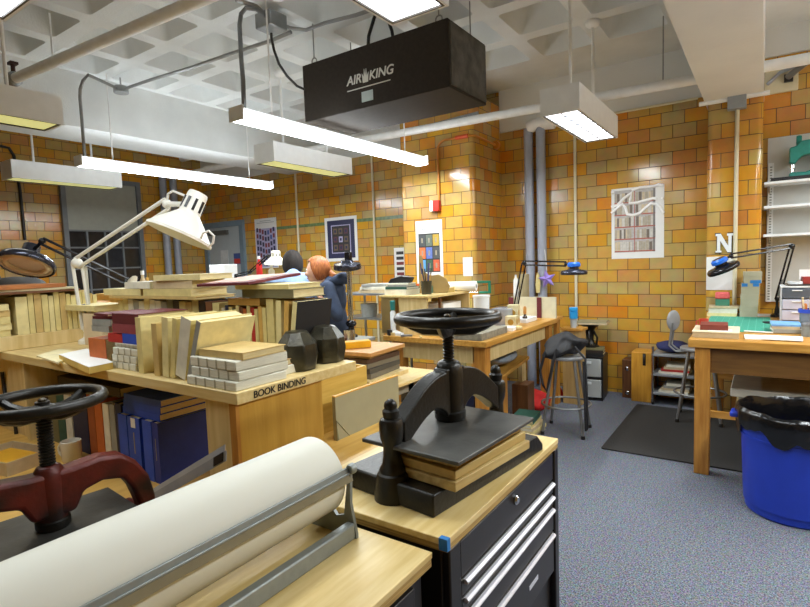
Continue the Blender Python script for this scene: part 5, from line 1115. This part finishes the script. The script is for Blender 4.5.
wl = thing('rear_ledge', 'narrow wooden stand at the rear of middle bench', 'stand'); box(-2.55,-1.80,5.44,5.64,mz-.03,mz-.001).build('top', OAKX, wl); 
for x_ in (-2.53,-1.86): box(x_,x_+.04,5.50,5.58,0,mz-.03).build('leg', OAKZ, wl)
for i,(q,lab) in enumerate((((388,329),'crumpled white paper at the left of middle bench'),((412,327),'white torn paper scraps on middle bench front'))):
    p = oz(*q,mz); r_ = random.Random(11+i); b = MB(); P = [(.07*math.cos(k*PI/4)*r_.uniform(.6,1.1),.05*math.sin(k*PI/4)*r_.uniform(.6,1.1)) for k in range(8)]
    vs = [(a,c,.004+r_.uniform(0,.02)) for a,c in P]+[(0,0,.05)]; b.add(vs+[(a,c,0) for a,c,_ in vs[:8]]+[(0,0,0)], [(k,(k+1)%8,8) for k in range(8)]+[((k+1)%8+9,k+9,17) for k in range(8)]+[(k+9,(k+1)%8+9,(k+1)%8,k) for k in range(8)])
    simple('paper_scrap', lab, 'paper', b, WP, (max(-2.72,p.x),max(3.78,p.y) if i else 3.77,mz), .4*i, ang=10)
kn = [((400,327),'black and white tape measure on middle bench',DARK,(.04,.035,.05)),((420,331),'white plaster block on middle bench front edge',WHITE,(.08,.035,.03)),((428,328),'thin wooden stick bundle on the middle bench',PALEW,(.12,.025,.025)),((437,329),'grey steel square on the middle bench',STEEL,(.1,.035,.016)),((445,331),'pale bone tool left of the grey slab',CL['cream'],(.02,.07,.01))]
for i,(q,lab,m_,s) in enumerate(kn):
    p = oz(*q,mz); simple(('tape_measure','plaster_block','stick_bundle','steel_square','bone_tool')[i], lab, 'tool', MB().bx(-s[0]/2,s[0]/2,-s[1]/2,s[1]/2,0,s[2]), m_, (max(-2.74,min(p.x,-2.19)),3.722+.004*(i%3),mz), .3*i-.5, bevel=.003)
# hung on the riser pipe
st = thing('paper_star', 'lilac paper star hanging on the grey riser pipes', 'star'); LIL = mat('lilac_paper',(150,128,206),.6)
q = oy(547,279,6.1); P = []
for k in range(10): a = PI/2+k*PI/5+.2; r_ = .115 if k % 2 == 0 else .05; P.append((q.x+r_*math.cos(a), q.z+r_*math.sin(a)))
vs = [(a,6.1,c) for a,c in P]+[(q.x,6.065,q.z),(q.x,6.135,q.z)]
MB().add(vs, [(k,(k+1)%10,10) for k in range(10)]+[((k+1)%10,k,11) for k in range(10)]).build('star', LIL, st, ang=5); MB().tube([(q.x,6.1,q.z+.1),(q.x-.03,6.12,q.z+.35)],.003,5).build('thread', WP, st)
q = oy(538,283,6.12); simple('hanging_tag','cream tag hanging on the riser pipe beside the lilac star','tag', MB().prism([(-.02,-.12),(.02,-.12),(.03,-.02),(.018,.09),(0,.13),(-.018,.09),(-.03,-.02)],0,.008,Matrix(((1,0,0,0),(0,0,-1,0),(0,1,0,0),(0,0,0,1)))), CL['cream'], (q.x,6.125,q.z))
# travel mug on a little stand
ws = thing('wooden_stand', 'slim wooden stand holding the blue travel mug behind middle bench', 'stand', (-1.70,5.66,0))
box(-.11,.13,-.1,.1,.80,.825).build('top', OAKX, ws); box(-.09,.11,-.08,.08,0,.8).build('column', wood('tan_col',(190,160,104),(170,138,84),4,.5,2), ws)
tm = thing('travel_mug', 'blue-topped travel mug on the slim wooden stand', 'mug', (-1.69,5.65,.825))
MB().lathe([(.001,0),(.03,0),(.036,.11),(.038,.12)],None,20).build('body', mat('grey_mug',(176,186,190),.3), tm); MB().lathe([(.0385,.1),(.043,.1),(.045,.17),(.0385,.17)],None,20,cap=False).build('band', mat('blue_band',(40,150,214),.4), tm); MB().lathe([(.001,.12),(.038,.121),(.041,.18),(.045,.185),(.045,.215),(.036,.22),(.001,.22)],None,20,cap=False).build('lid', MATS['blue_band'], tm)
# under the middle bench
us = thing('slatted_ledge', 'slanting oak plank propped under the middle bench', 'plank'); 
T = Matrix.Translation((-1.95,4.62,.56)) @ Euler((math.radians(6),0,0)).to_matrix().to_4x4(); box(-.35,.02,-.35,.35,-.015,.015).build('plank', OAKY, us).matrix_basis = T; box(-.32,-.28,-.3,-.25,-.55,-.03,).build('prop', PALEW, us).matrix_basis = Matrix.Translation((-1.9,4.62,.56)); box(-.04,.0,.2,.3,-.56,-.0,).build('prop', PALEW, us).matrix_basis = Matrix.Translation((-1.95,4.62,.56)); box(-.05,.0,-.30,-.16,-.56,-.05).build('prop', OAKZ, us).matrix_basis = Matrix.Translation((-1.95,4.62,.56))
b = MB(); r_ = random.Random(4)
def blob(seed, sx, sy, sz, n=14, amp=.25):
    r_ = random.Random(seed); b = MB(); k = n//2+3; vs = []
    ph = [r_.uniform(0,6) for _ in range(6)]
    for i in range(k):
        v = PI*i/(k-1)
        for j in range(n):
            u = 2*PI*j/n; d = 1+amp*(.5*math.sin(3*u+ph[0]+2*v)+.35*math.sin(5*u+ph[1]-3*v)+.3*math.sin(2*u+4*v+ph[2]))
            rr_ = max(1e-3, math.sin(v))*d; vs.append((sx*rr_*math.cos(u), sy*rr_*math.sin(u), max(0, sz*(.5-.5*math.cos(v)))))
    b.add(vs, [(i*n+j,i*n+(j+1)%n,(i+1)*n+(j+1)%n,(i+1)*n+j) for i in range(k-1) for j in range(n)]); return b
simple('plastic_bag','crumpled grey-blue plastic bag on the plank under middle bench','bag', blob(3,.16,.26,.14), mat('grey_blue_plastic',(128,140,150),.2,var=.2), (-2.10,4.62,.582), 0, sub=1, ang=80)
REDC = mat('red_cloth', (196,30,26), .8, var=.15)
simple('red_cloth','red cloth heap under the rear of middle bench','cloth', blob(5,.17,.14,.24,18,.3), REDC, (-1.96,5.12,.0), .2, sub=1, ang=80)
tag(blob(15,.10,.08,.16,18,.35).build('red_bag', REDC, loc=(-1.93,5.70,0), sub=1, ang=80), 'red bag on the floor beside the plastic drawers', 'bag')
for i,(x_,y_,w_,h_,m_,lab) in enumerate(((-2.02,4.28,.1,.42,'ochre','ochre upright case under middle bench front'),(-1.93,4.79,.16,.38,'darkbrown','dark brown wooden case under the middle bench'),(-2.28,4.35,.14,.5,'navy','navy case in the shade under middle bench'))):
    simple('case', lab, 'case', MB().bx(-w_/2,w_/2,-.1,.1,0,h_), CL[m_] if m_ != 'darkbrown' else BROWNW, (x_,y_,0), .05*i, bevel=.004)
z = 0
for i,(w_,d_,t_,c,lab) in enumerate(((.26,.34,.035,'beige','lowest cream book on the floor under the middle bench'),(.25,.33,.03,'cream','second cream book on the floor under the middle bench'),(.26,.32,.03,'beige','third cream book on the floor under the middle bench'),(.24,.33,.028,'cream','fourth cream book on the floor under the middle bench'),(.2,.28,.05,'green','dark green book topping the floor pile under middle bench'))):
    flat(lab, d_, w_, t_, -1.80+.012*((i*2)%3), 4.46, z, CL[c], PI/2+.06*(i-2), PAGW if i < 4 else PAG, None); z += t_+.0006
# ================================================================ by the back wall
ds = thing('storage_unit', 'two-drawer frosted plastic unit on the floor before tiled wall', 'drawers', (-1.62,6.0,0), .1)
for i in range(2):
    z0 = .02+.23*i; d_ = box(-.15,.15,-.19,.15,z0+.012,z0+.212).build('drawer', mat('frosted_drawer',(168,172,172),.35,var=.08,scale=5), ds, bevel=.008); box(-.05,.05,-.2,-.1905,z0+.16,z0+.185).build('pull', WHITE, d_)
b = MB()
for z0 in (.0,.235,.465): b.bx(-.17,.17,-.185,.17,z0,z0+.018)
for x_ in (-.17,.155): b.bx(x_,x_+.015,-.185,.17,.0181,.2349); b.bx(x_,x_+.015,-.185,.17,.2531,.4649)
b.build('frame', DARK, ds)
z = .484
for i,(c,t_,lab) in enumerate((('black',.03,'black book lying on the plastic drawer unit'),('darkbrown',.025,'brown book lying on the black one over drawers'),('olive',.02,'olive book at the top of pile on the drawer unit'))):
    flat(lab, .27,.2,t_, -1.60,6.02, z, CL[c], .1+.04*i, PAG); z += t_+.0006
cp = thing('cast_iron_stand', 'small black cast-iron stand on the books over plastic drawers', 'stand', (-1.63,6.06,z), .1)
MB().lathe([(.001,0),(.1,0),(.1,.012),(.06,.03),(.04,.08),(.045,.17),(.06,.21),(.10,.245),(.12,.25),(.12,.262),(.001,.262)],None,8).build('column', IRON, cp); 
for k in range(4): MB().tube([(.04*math.cos(k*PI/2),.04*math.sin(k*PI/2),.18),(.08*math.cos(k*PI/2),.08*math.sin(k*PI/2),.10),(.07*math.cos(k*PI/2),.07*math.sin(k*PI/2),.02)],.012,8).build('rib', IRON, cp)
simple('tan_board','tan board lying across the black cast-iron stand','board', MB().bx(-.17,.17,-.13,.13,0,.018), CL['beige'], (-1.60,6.06,z+.263), .1, bevel=.002)
simple('grey_thin_board','grey thin board lying on the tan one over iron stand','board', MB().bx(-.16,.16,-.125,.125,0,.012), mat('grey_olive',(140,134,104),.6), (-1.60,6.06,z+.282), .12, bevel=.002)
k1 = thing('brown_case', 'narrow brown wooden case with metal corners leaning by the tile wall', 'case', (-1.235,6.17,0)); box(-.055,.055,-.08,.1,0,.43).build('body', BROWNW, k1, bevel=.006)
for z0 in (.06,.33): MB().ball((.0,-.082,z0),.025,12,(1,.4,1)).build('metal_fitting', CHROME, k1)
k2 = thing('yellow_wood_case', 'tall yellow wooden case with a black handle by the tile wall', 'case', (-1.075,6.10,0)); box(-.10,.10,-.11,.17,0,.54).build('body', wood('yellow_case',(206,152,54),(180,122,36),4,.35,2), k2, bevel=.005); MB().tube([(.03,-.112,.42),(.03,-.13,.44),(.03,-.13,.50),(.03,-.112,.52)],.01,8).build('handle', DARK, k2); box(.015,.045,-.1135,-.1105,.40,.53).build('handle_plate', BLACKM, k2)
mcx0, mcx1, mcy0, mcy1 = -.955, -.56, 5.95, 6.26
mc = thing('wire_cart', 'chrome three-shelf cart loaded with papers beside the right bench', 'cart')
for x_ in (mcx0,mcx1):
    for y_ in (mcy0,mcy1): MB().tube([(x_,y_,.05),(x_,y_,.62)],.012,8).build('upright', CHROME, mc); MB().lathe([(.025,-.012),(.028,-.008),(.028,.008),(.025,.012)],X((x_,y_,.028),(0,PI/2,0)),14).build('caster', DARK, mc)
for z0 in (.12,.32,.53): box(mcx0-.01,mcx1+.01,mcy0-.01,mcy1+.01,z0-.012,z0+.012).build('shelf', mat('cart_grey',(150,154,158),.4,.3), mc, bevel=.003)
zz_ = [.1325,.3325]
for s_,z0 in enumerate(zz_):
    for i in range(4):
        c = [('white','red','beige','white'),('white','beige','grey','white')][1-s_][i]
        flat(('lowest','second','third','topmost')[i]+' flat book on the '+('bottom','middle')[s_]+' shelf of chrome cart', .28-.02*i,.24,.024, -.76+.01*i,6.10, z0+.0245*i, CL[c], .05*(i-1), PAGW)
simple('navy_bag','navy cloth bag lying on top of the chrome cart','bag', blob(8,.16,.13,.13,16,.18), mat('navy_cloth',(34,40,84),.8,var=.2), (-.78,6.10,.5425), .2, sub=1, ang=80)
# black bag on the stool
BB = mat('black_bag_cloth', (30,30,33), .7, var=.25, scale=14, bump=.2, bscale=30)
bg = thing('shoulder_bag', 'black shoulder bag draped over the grey stool seat', 'bag', (-1.475,4.68,.706))
bb_ = blob(27,.18,.16,.20,30,.34); vv_ = []
for x_,y_,z_ in bb_.v:
    d_ = max(0, -x_*.75-y_*.65-.05); z_ = z_-d_*.75; rr_ = math.hypot(x_,y_)
    z_ += .012*math.sin(34*x_+9*y_)+.010*math.sin(41*y_-13*x_+2)
    if z_ < .004 and rr_ < .19: x_, y_ = (x_*.19/max(rr_,.01), y_*.19/max(rr_,.01)) if d_ > 0 else (x_, y_); z_ = z_ if d_ > 0 else .004
    vv_.append((x_-.02,y_-.01,z_))
bb_.v = vv_; bb_.build('body', BB, bg, sub=1, ang=80)
MB().tube([(-.12,-.2,.05),(-.16,-.22,-.12),(-.13,-.235,-.24),(-.10,-.23,-.30),(-.08,-.235,-.22),(-.05,-.22,-.08),(-.02,-.19,.08)],.012,8).build('strap', BB, bg)
MB().tube([(.12,-.12,.1),(.215,-.14,.0),(.23,-.16,-.3),(.235,-.17,-.60),(.225,-.18,-.62),(.215,-.17,-.3),(.2,-.15,-.02)],.010,8).build('long_strap', BB, bg)
# ================================================================ far left and back clutter
def bottle(label, x, y, z, h, r, m_, cap): 
    t = thing('bottle', label, 'bottle', (x,y,z)); MB().lathe([(.001,0),(r,0),(r,h*.65),(r*.4,h*.8),(r*.4,h*.88)],None,14).build('body', m_, t); MB().lathe([(r*.5,h*.88),(r*.5,h),(.001,h)],None,12,cap=False).build('cap', cap, t)
zc_ = 1.301
def cx(px_, Y): return oy(px_,270,Y).x
bottle('cream bottle on the tall cabinet left of the red ball', cx(142,2.4),2.4,zc_,.30,.03,CL['beige'],WHITE)
bottle('pale squeeze bottle beside the red ball on the tall cabinet', cx(146.5,2.45),2.45,zc_,.24,.026,CL['white'],CL['ochre'])
tag(MB().ball((0,0,.04),.04,14).build('red_ball', REDC, loc=(cx(153,2.35),2.35,zc_)), 'red ball-shaped pincushion on the tall cabinet', 'pincushion')
bc = thing('bar_clamp', 'dark clamp with a blue handle on the tall cabinet', 'clamp', (cx(166,2.45),2.45,zc_), .5)
MB().tube([(0,0,.0),(0,0,.15),(.03,0,.19),(.12,0,.20),(.17,0,.17)],.014,8).build('frame', DARK, bc); MB().cb((-.02,0,.20),(.12,.04,.035),(0,.2,0)).build('handle', BLUET, bc, bevel=.008); MB().ball((.06,0,.10),.06,12).build('jaw', DARK, bc)
dk2 = thing('glue_pot', 'dark pot with metal rods on the tall cabinet by the door', 'pot', (cx(189,2.42),2.42,zc_)); MB().lathe([(.001,0),(.06,0),(.07,.09),(.06,.1),(.001,.1)],None,18,cap=False).build('body', DARK, dk2); MB().tube([(0,0,.1),(.12,.02,.15)],.008,6).tube([(-.02,0,.1),(-.04,.02,.18)],.008,6).build('rod', CHROME, dk2)
simple('white_carton_box','white carton on the grey cupboard before the far door','carton', MB().bx(-.14,.14,-.1,.1,0,.22), WHITE, (cx(222,4.1),4.12,1.421), .05, bevel=.004)
bottle('red bottle on the grey cupboard left of lit lamp', cx(258,4.0),4.02,1.421,.30,.035,REDC,WHITE)
bottle('clear bottle on the grey cupboard under the lit lamp', cx(268,4.0),4.05,1.421,.20,.035,mat('pale_bottle',(206,202,180),.2),WHITE)
ch = thing('task_chair', 'black task chair with rounded back at the far left', 'chair', (-5.5,1.62,0), .4)
MB().ball((0,0,1.55),.22,18,(1,.35,1.1)).build('backrest', DARK, ch); MB().bx(-.03,.03,-.02,.02,.75,1.4).build('back_post', DARK, ch); MB().lathe([(.001,.72),(.22,.72),(.24,.76),(.2,.8),(.001,.8)],X((0,-.2,0)),24,cap=False).build('seat', DARK, ch); MB().tube([(0,-.2,.1),(0,-.2,.72)],.03,10).build('column', CHROME, ch)
for k in range(5): MB().tube([(0,-.2,.1),(.28*math.cos(k*1.257),-.2+.28*math.sin(k*1.257),.05)],.02,8).tube([(.28*math.cos(k*1.257),-.2+.28*math.sin(k*1.257),0),(.28*math.cos(k*1.257),-.2+.28*math.sin(k*1.257),.06)],.025,8).build('foot', DARK, ch)
lr = thing('side_rack', 'dark rack behind the low rack loaded with a black bag', 'rack'); box(-5.0,-4.12,1.3,1.9,1.38,1.42).build('top', BROWNW, lr); 
for x_ in (-4.98,-4.17):
    for y_ in (1.32,1.84): box(x_,x_+.04,y_,y_+.04,0,1.38).build('leg', BROWNW, lr)
simple('black_bag','black lumpy bag on the dark rack at far left','bag', blob(31,.3,.16,.17,16,.2), BB, (-4.45,1.52,1.4205), .3, sub=1, ang=80)
tgn = thing('tape_dispenser_gun', 'blue-topped white tape dispenser on the dark rack', 'dispenser', (oy(51,280,1.6).x,1.6,1.4205), .3); MB().bx(-.08,.08,-.03,.03,0,.05).build('body', WHITE, tgn, bevel=.01); MB().bx(-.09,.03,-.03,.03,.0505,.085).build('top', BLUET, tgn, bevel=.012)
simple('long_plane','tan wooden board with black end lying behind the white lamp','board', MB().bx(-.26,.20,-.05,.05,0,.04), wood('plane_wood',(216,166,110),(196,140,84),4,.5,0), (oy(90,276,2.3).x,2.3,1.301), .1, bevel=.006)
simple('wood_block_board','broad ochre board on the tall cabinet beneath the black lamp arm','board', MB().bx(-.3,.3,-.1,.1,0,.10), CL['ochre'], (oy(105,282,2.34).x,2.5,1.301), .05, bevel=.004)
# grey metal shelf with piles left of the organiser
gs = thing('metal_desk_shelf', 'grey metal desk shelf with piles beyond chrome lamp', 'shelf', (-3.36,4.35,0))
for z0 in (.70,1.02,1.27): box(-.32,.32,-.2,.2,z0,z0+.02).build('shelf', GALV, gs)
for x_ in (-.31,.29):
    for y_ in (-.19,.17): box(x_,x_+.02,y_,y_+.02,0,1.27).build('upright', GALV, gs)
for i,(c,z0,lab) in enumerate((('beige',1.291,'beige book pile bottom on the grey metal shelf'),('white',1.327,'white papers on the grey metal shelf pile'),('grey',1.355,'grey folder on the grey metal shelf pile'))): flat(lab, .34-.03*i,.26,.034 if i == 0 else .026, -3.30,4.33, z0, CL[c], .1*i, PAGW)
bottle('clear bottle on the middle of grey metal shelf', -3.2,4.28,1.041,.18,.04,mat('blue_white',(140,170,200),.2),BLUET)
simple('grey_tub','grey tub on the middle of the grey metal shelf','tub', MB().lathe([(.001,0),(.08,0),(.09,.13),(.001,.13)],None,18,cap=False), CL['grey'], (-3.42,4.3,1.041))
simple('leather_pad','brown leather pad on the dark worktable near chrome lamp','pad', MB().bx(-.12,.1,-.12,.12,0,.03), CL['brown'], (-2.98,3.2,.95), .2, bevel=.008)
simple('steel_tin','shiny tin on the dark worktable near chrome lamp','tin', MB().lathe([(.001,0),(.05,0),(.05,.09),(.001,.09)],None,18,cap=False), CHROME, (-2.90,3.36,.95))
simple('wood_scraps','pale wood scraps on the dark worktable right of chrome lamp','scraps', MB().cb((0,0,.012),(.16,.03,.02),(0,0,.3)).cb((.02,.05,.014),(.14,.03,.02),(0,.0,-.5)).cb((0,.02,.036),(.15,.025,.02),(0,.05,.9)), PALEW, (-2.94,3.03,.95))
# ================================================================ people
def cap(b, chain, n=10):
    for (p, r), (q, t) in zip(chain, chain[1:]):
        b.tube([p, q], [r, t], n); 
    for p, r in chain: b.ball(p, r*.99, n)
def fused(b, name, m, parent, vox, smooth=4):
    o = b.build(name, m, parent, ang=180)
    r = o.modifiers.new('remesh','REMESH'); r.mode = 'VOXEL'; r.voxel_size = vox; r.use_smooth_shade = True
    k = o.modifiers.new('smooth','SMOOTH'); k.iterations = smooth; k.factor = .5
    return o
SKINM = mat('skin', (226,178,150), .5, var=.05, scale=8)
def hand(b, w, d, side, up):
    d = Vector(d).normalized(); s = d.cross(Vector(up)).normalized(); u = s.cross(d).normalized()
    p = Vector(w)+d*.05
    T = Matrix((s, d, u)).transposed().to_4x4(); T.translation = p
    b.add(*(lambda q: (q.v, q.f))(MB().ball((0,0,0),.046,12,(.92,1.1,.34))), T)
    for k in range(4):
        a = p+d*.038+s*(.030-.020*k)*side; ln = (.034,.040,.037,.028)[k]
        c = a+(d*.85-u*.4).normalized()*ln; e = c+(d*.45-u*.85).normalized()*ln*.8
        cap(b, [(a,.0105),(c,.0095),(e,.008)], 8)
    t0 = Vector(w)+d*.03+s*.032*side; t1 = t0+(d*.6+s*.55*side-u*.25).normalized()*.036; t2 = t1+(d*.9-u*.3-s*.15*side).normalized()*.028
    cap(b, [(t0,.014),(t1,.011),(t2,.009)], 8)
def person(label, loc, fwd, shirt_m, hair_m, arms, hood=False, bun=False, st=(.09,-.07), pants=None, scale=1, collar=None):
    t = thing('person', label, 'person', loc, math.atan2(-fwd[0], fwd[1])); t.scale = (scale,)*3
    hy, hz = .03+st[0], st[1]; N = Vector((0,.0,1.38)); HB = Vector((0,hy-.02,1.50+hz))
    b = MB(); b.ball((0,0,1.25),.17,18,(.92,.62,1.05)); b.ball((0,0,1.05),.15,18,(.92,.66,1.1)); b.ball((0,-.01,.93),.165,18,(.98,.72,.8))
    cap(b, [(N,.062),(HB,.055)], 14)
    b.ball((0,hy,1.575+hz),.1,20,(.79,.97,1.12)); b.ball((0,hy+.028,1.515+hz),.07,16,(.82,.9,.85))
    cap(b, [((0,hy+.09,1.575+hz),.010),((0,hy+.108,1.545+hz),.015)], 8)
    for s in (-1,1):
        b.ball((s*.03,hy+.078,1.545+hz),.03,10,(1,.7,.8)); b.ball((s*.079,hy-.012,1.558+hz),.028,10,(.42,.7,1.15))
        cap(b, [((s*.10,0,.90),.085),((s*.105,.015,.50),.058),((s*.11,-.015,.09),.04)], 14); cap(b, [((s*.11,-.03,.045),.035),((s*.12,.12,.035),.032)], 10)
        el, wr = Vector(arms[s][0]), Vector(arms[s][1]); cap(b, [((s*.06,-.005,1.36),.06),((s*.165,-.01,1.345),.058),(el,.042),(wr,.027)], 12); hand(b, wr, wr-el, s*-1, (0,0,1))
    fused(b, 'body', SKINM, t, .0065, 3)
    b = MB(); b.ball((0,0,1.245),.185,18,(.98,.70,1.05)); b.ball((0,0,1.05),.172,18,(.98,.76,1.1)); b.bx(-.01,.01,-.01,.01,.9,1.2); b.lathe([(.13,.82),(.184,.83),(.182,.95),(.165,1.05)], Matrix.Diagonal((1.05,.78,1,1)), 24)
    cap(b, [(N+Vector((0,-.005,-.04)),.085),(N+Vector((0,.01,.015)),.07)], 14)
    for s in (-1,1):
        el, wr = Vector(arms[s][0]), Vector(arms[s][1]); cap(b, [((s*.06,-.008,1.355),.075),((s*.17,-.01,1.342),.074),(el,.058),(el+(wr-el)*.92,.042)], 14)
    fused(b, 'shirt', shirt_m, t, .011, 5)
    b = MB(); b.ball((0,-.01,.92),.175,18,(1.0,.78,.7))
    for s in (-1,1): cap(b, [((s*.09,-.005,.90),.10),((s*.105,.012,.50),.078),((s*.11,-.015,.07),.062)], 14)
    fused(b, 'trousers', pants or CL['navy'], t, .012, 4)
    for s in (-1,1): MB().ball((s*.115,.045,.045),.052,14,(.95,2.5,.9)).build('shoe', DARK, t)
    for s in (-1,1):
        MB().ball((s*.031,hy+.083,1.583+hz),.0125,10).build('eye', mat('eye_white',(232,228,222),.3), t); MB().ball((s*.031,hy+.0925,1.583+hz),.0055,8).build('iris', mat('iris',(60,50,40),.2), t)
        MB().ball((s*.032,hy+.088,1.604+hz),.018,8,(1,.3,.2)).build('eyebrow', hair_m, t)
    MB().tube([(-.024,hy+.082,1.516+hz),(-.012,hy+.090,1.508+hz),(.012,hy+.090,1.508+hz),(.024,hy+.082,1.516+hz)],[.003,.006,.006,.003],8).build('mouth', mat('lips',(180,84,78),.5), t)
    n, rows = 40, 14; vs = []
    for i in range(rows):
        for j in range(n):
            u = 2*PI*j/n; au = math.degrees(min(u, 2*PI-u)); kk = max(0, min(1, (au-55)/45)); kk = kk*kk*(3-2*kk)
            vv = math.radians(50+84*kk)*i/(rows-1); rr_ = .1005+.0022*math.sin(13*u+2*math.sin(5*vv))+.0016*math.sin(29*u)
            vs.append((rr_*.86*math.sin(vv)*math.sin(u), hy-.006+rr_*1.06*math.sin(vv)*math.cos(u), 1.578+hz+rr_*1.18*math.cos(vv)))
    b = MB(); b.add(vs, [(i*n+j,(i+1)*n+j,(i+1)*n+(j+1)%n,i*n+(j+1)%n) for i in range(rows-1) for j in range(n)])
    hr = b.build('hair', hair_m, t, ang=80); hr.modifiers.new('solid','SOLIDIFY').thickness = .010
    if bun: MB().tube([(0,hy-.10,1.57+hz),(0,hy-.135,1.53+hz),(0,hy-.13,1.46+hz),(0,hy-.115,1.42+hz)],[.025,.036,.028,.008],12).build('ponytail', hair_m, hr)
    if hood: MB().tube([(.115*math.cos(q*PI/8), -.035+.085*math.sin(q*PI/8), 1.405-.025*math.sin(q*PI/8)) for q in range(16)], [.030+.026*max(0,-math.sin(q*PI/8)) for q in range(16)], 12, closed=True).build('hood', shirt_m, t)
    if collar: MB().tube([(.078*math.cos(q*PI/8), .008+.078*math.sin(q*PI/8), 1.398) for q in range(16)], .016, 8, closed=True).build('collar', collar, t)
    return t, None
HOODIE = mat('navy_hoodie', (44,56,78), .9, var=.15, scale=20, bump=.2, bscale=120); BLSH = mat('light_blue_shirt', (142,168,206), .8, var=.08, scale=16, bump=.1)
REDH = mat('red_hair', (188,112,52), .55, rgb2=(140,72,30), scale=40, stretch=(2,2,.4)); DKH = mat('dark_hair', (40,32,28), .85, rgb2=(22,17,15), scale=40, stretch=(2,2,.4))
ph = od(317,270,4.75); H2 = 1.585
P2, e2 = person('red-haired person in a navy hoodie, smiling and facing left, holding a blue and brown tool', (ph.x+.10,ph.y+.07,0), (-.90,-.42), HOODIE, REDH, {-1:((-.27,-.13,1.13),(-.27,-.02,1.25)), 1:((.24,.03,1.11),(.10,.26,1.12))}, hood=True, bun=True, scale=ph.z/1.51)
ph = od(290.5,263,5.15)
P1, e1 = person('dark-haired person in a light blue shirt seen from behind, leaning over bench', (ph.x+.05,ph.y-.02,0), (-.72,.69), BLSH, DKH, {-1:((-.25,.06,1.1),(-.18,.3,1.08)), 1:((.26,.04,1.1),(.2,.28,1.06))}, scale=ph.z/1.515, collar=BLSH)
bpy.context.view_layer.update()
hw = P2.matrix_world @ Vector((-.275,.04,1.325))
hb_ = thing('hand_tool', 'blue and red-brown hand tool held by the red-haired person', 'tool', hw, .5)
MB().ball((0,0,.015),.045,14,(1.2,1,.8)).build('red_body', mat('red_brown_rubber',(124,52,44),.5), hb_); MB().bx(-.11,.03,-.03,.03,.035,.075).build('blue_top', BLUET, hb_, bevel=.012)
# ---------------------------------------------------------------- view
SC.view_settings.view_transform = 'Standard'; SC.view_settings.look = 'None'; SC.view_settings.gamma = 1; SC.view_settings.use_curve_mapping = False
SC.view_settings.exposure = EXPO
w = bpy.data.worlds.new('world'); w.use_nodes = True; w.node_tree.nodes['Background'].inputs[0].default_value = (.9,.95,1,1); w.node_tree.nodes['Background'].inputs[1].default_value = .05; SC.world = w
SC.cycles.use_denoising = True
SC.cycles.max_bounces = 8; SC.cycles.diffuse_bounces = 5; SC.cycles.glossy_bounces = 3; SC.cycles.sample_clamp_indirect = 6
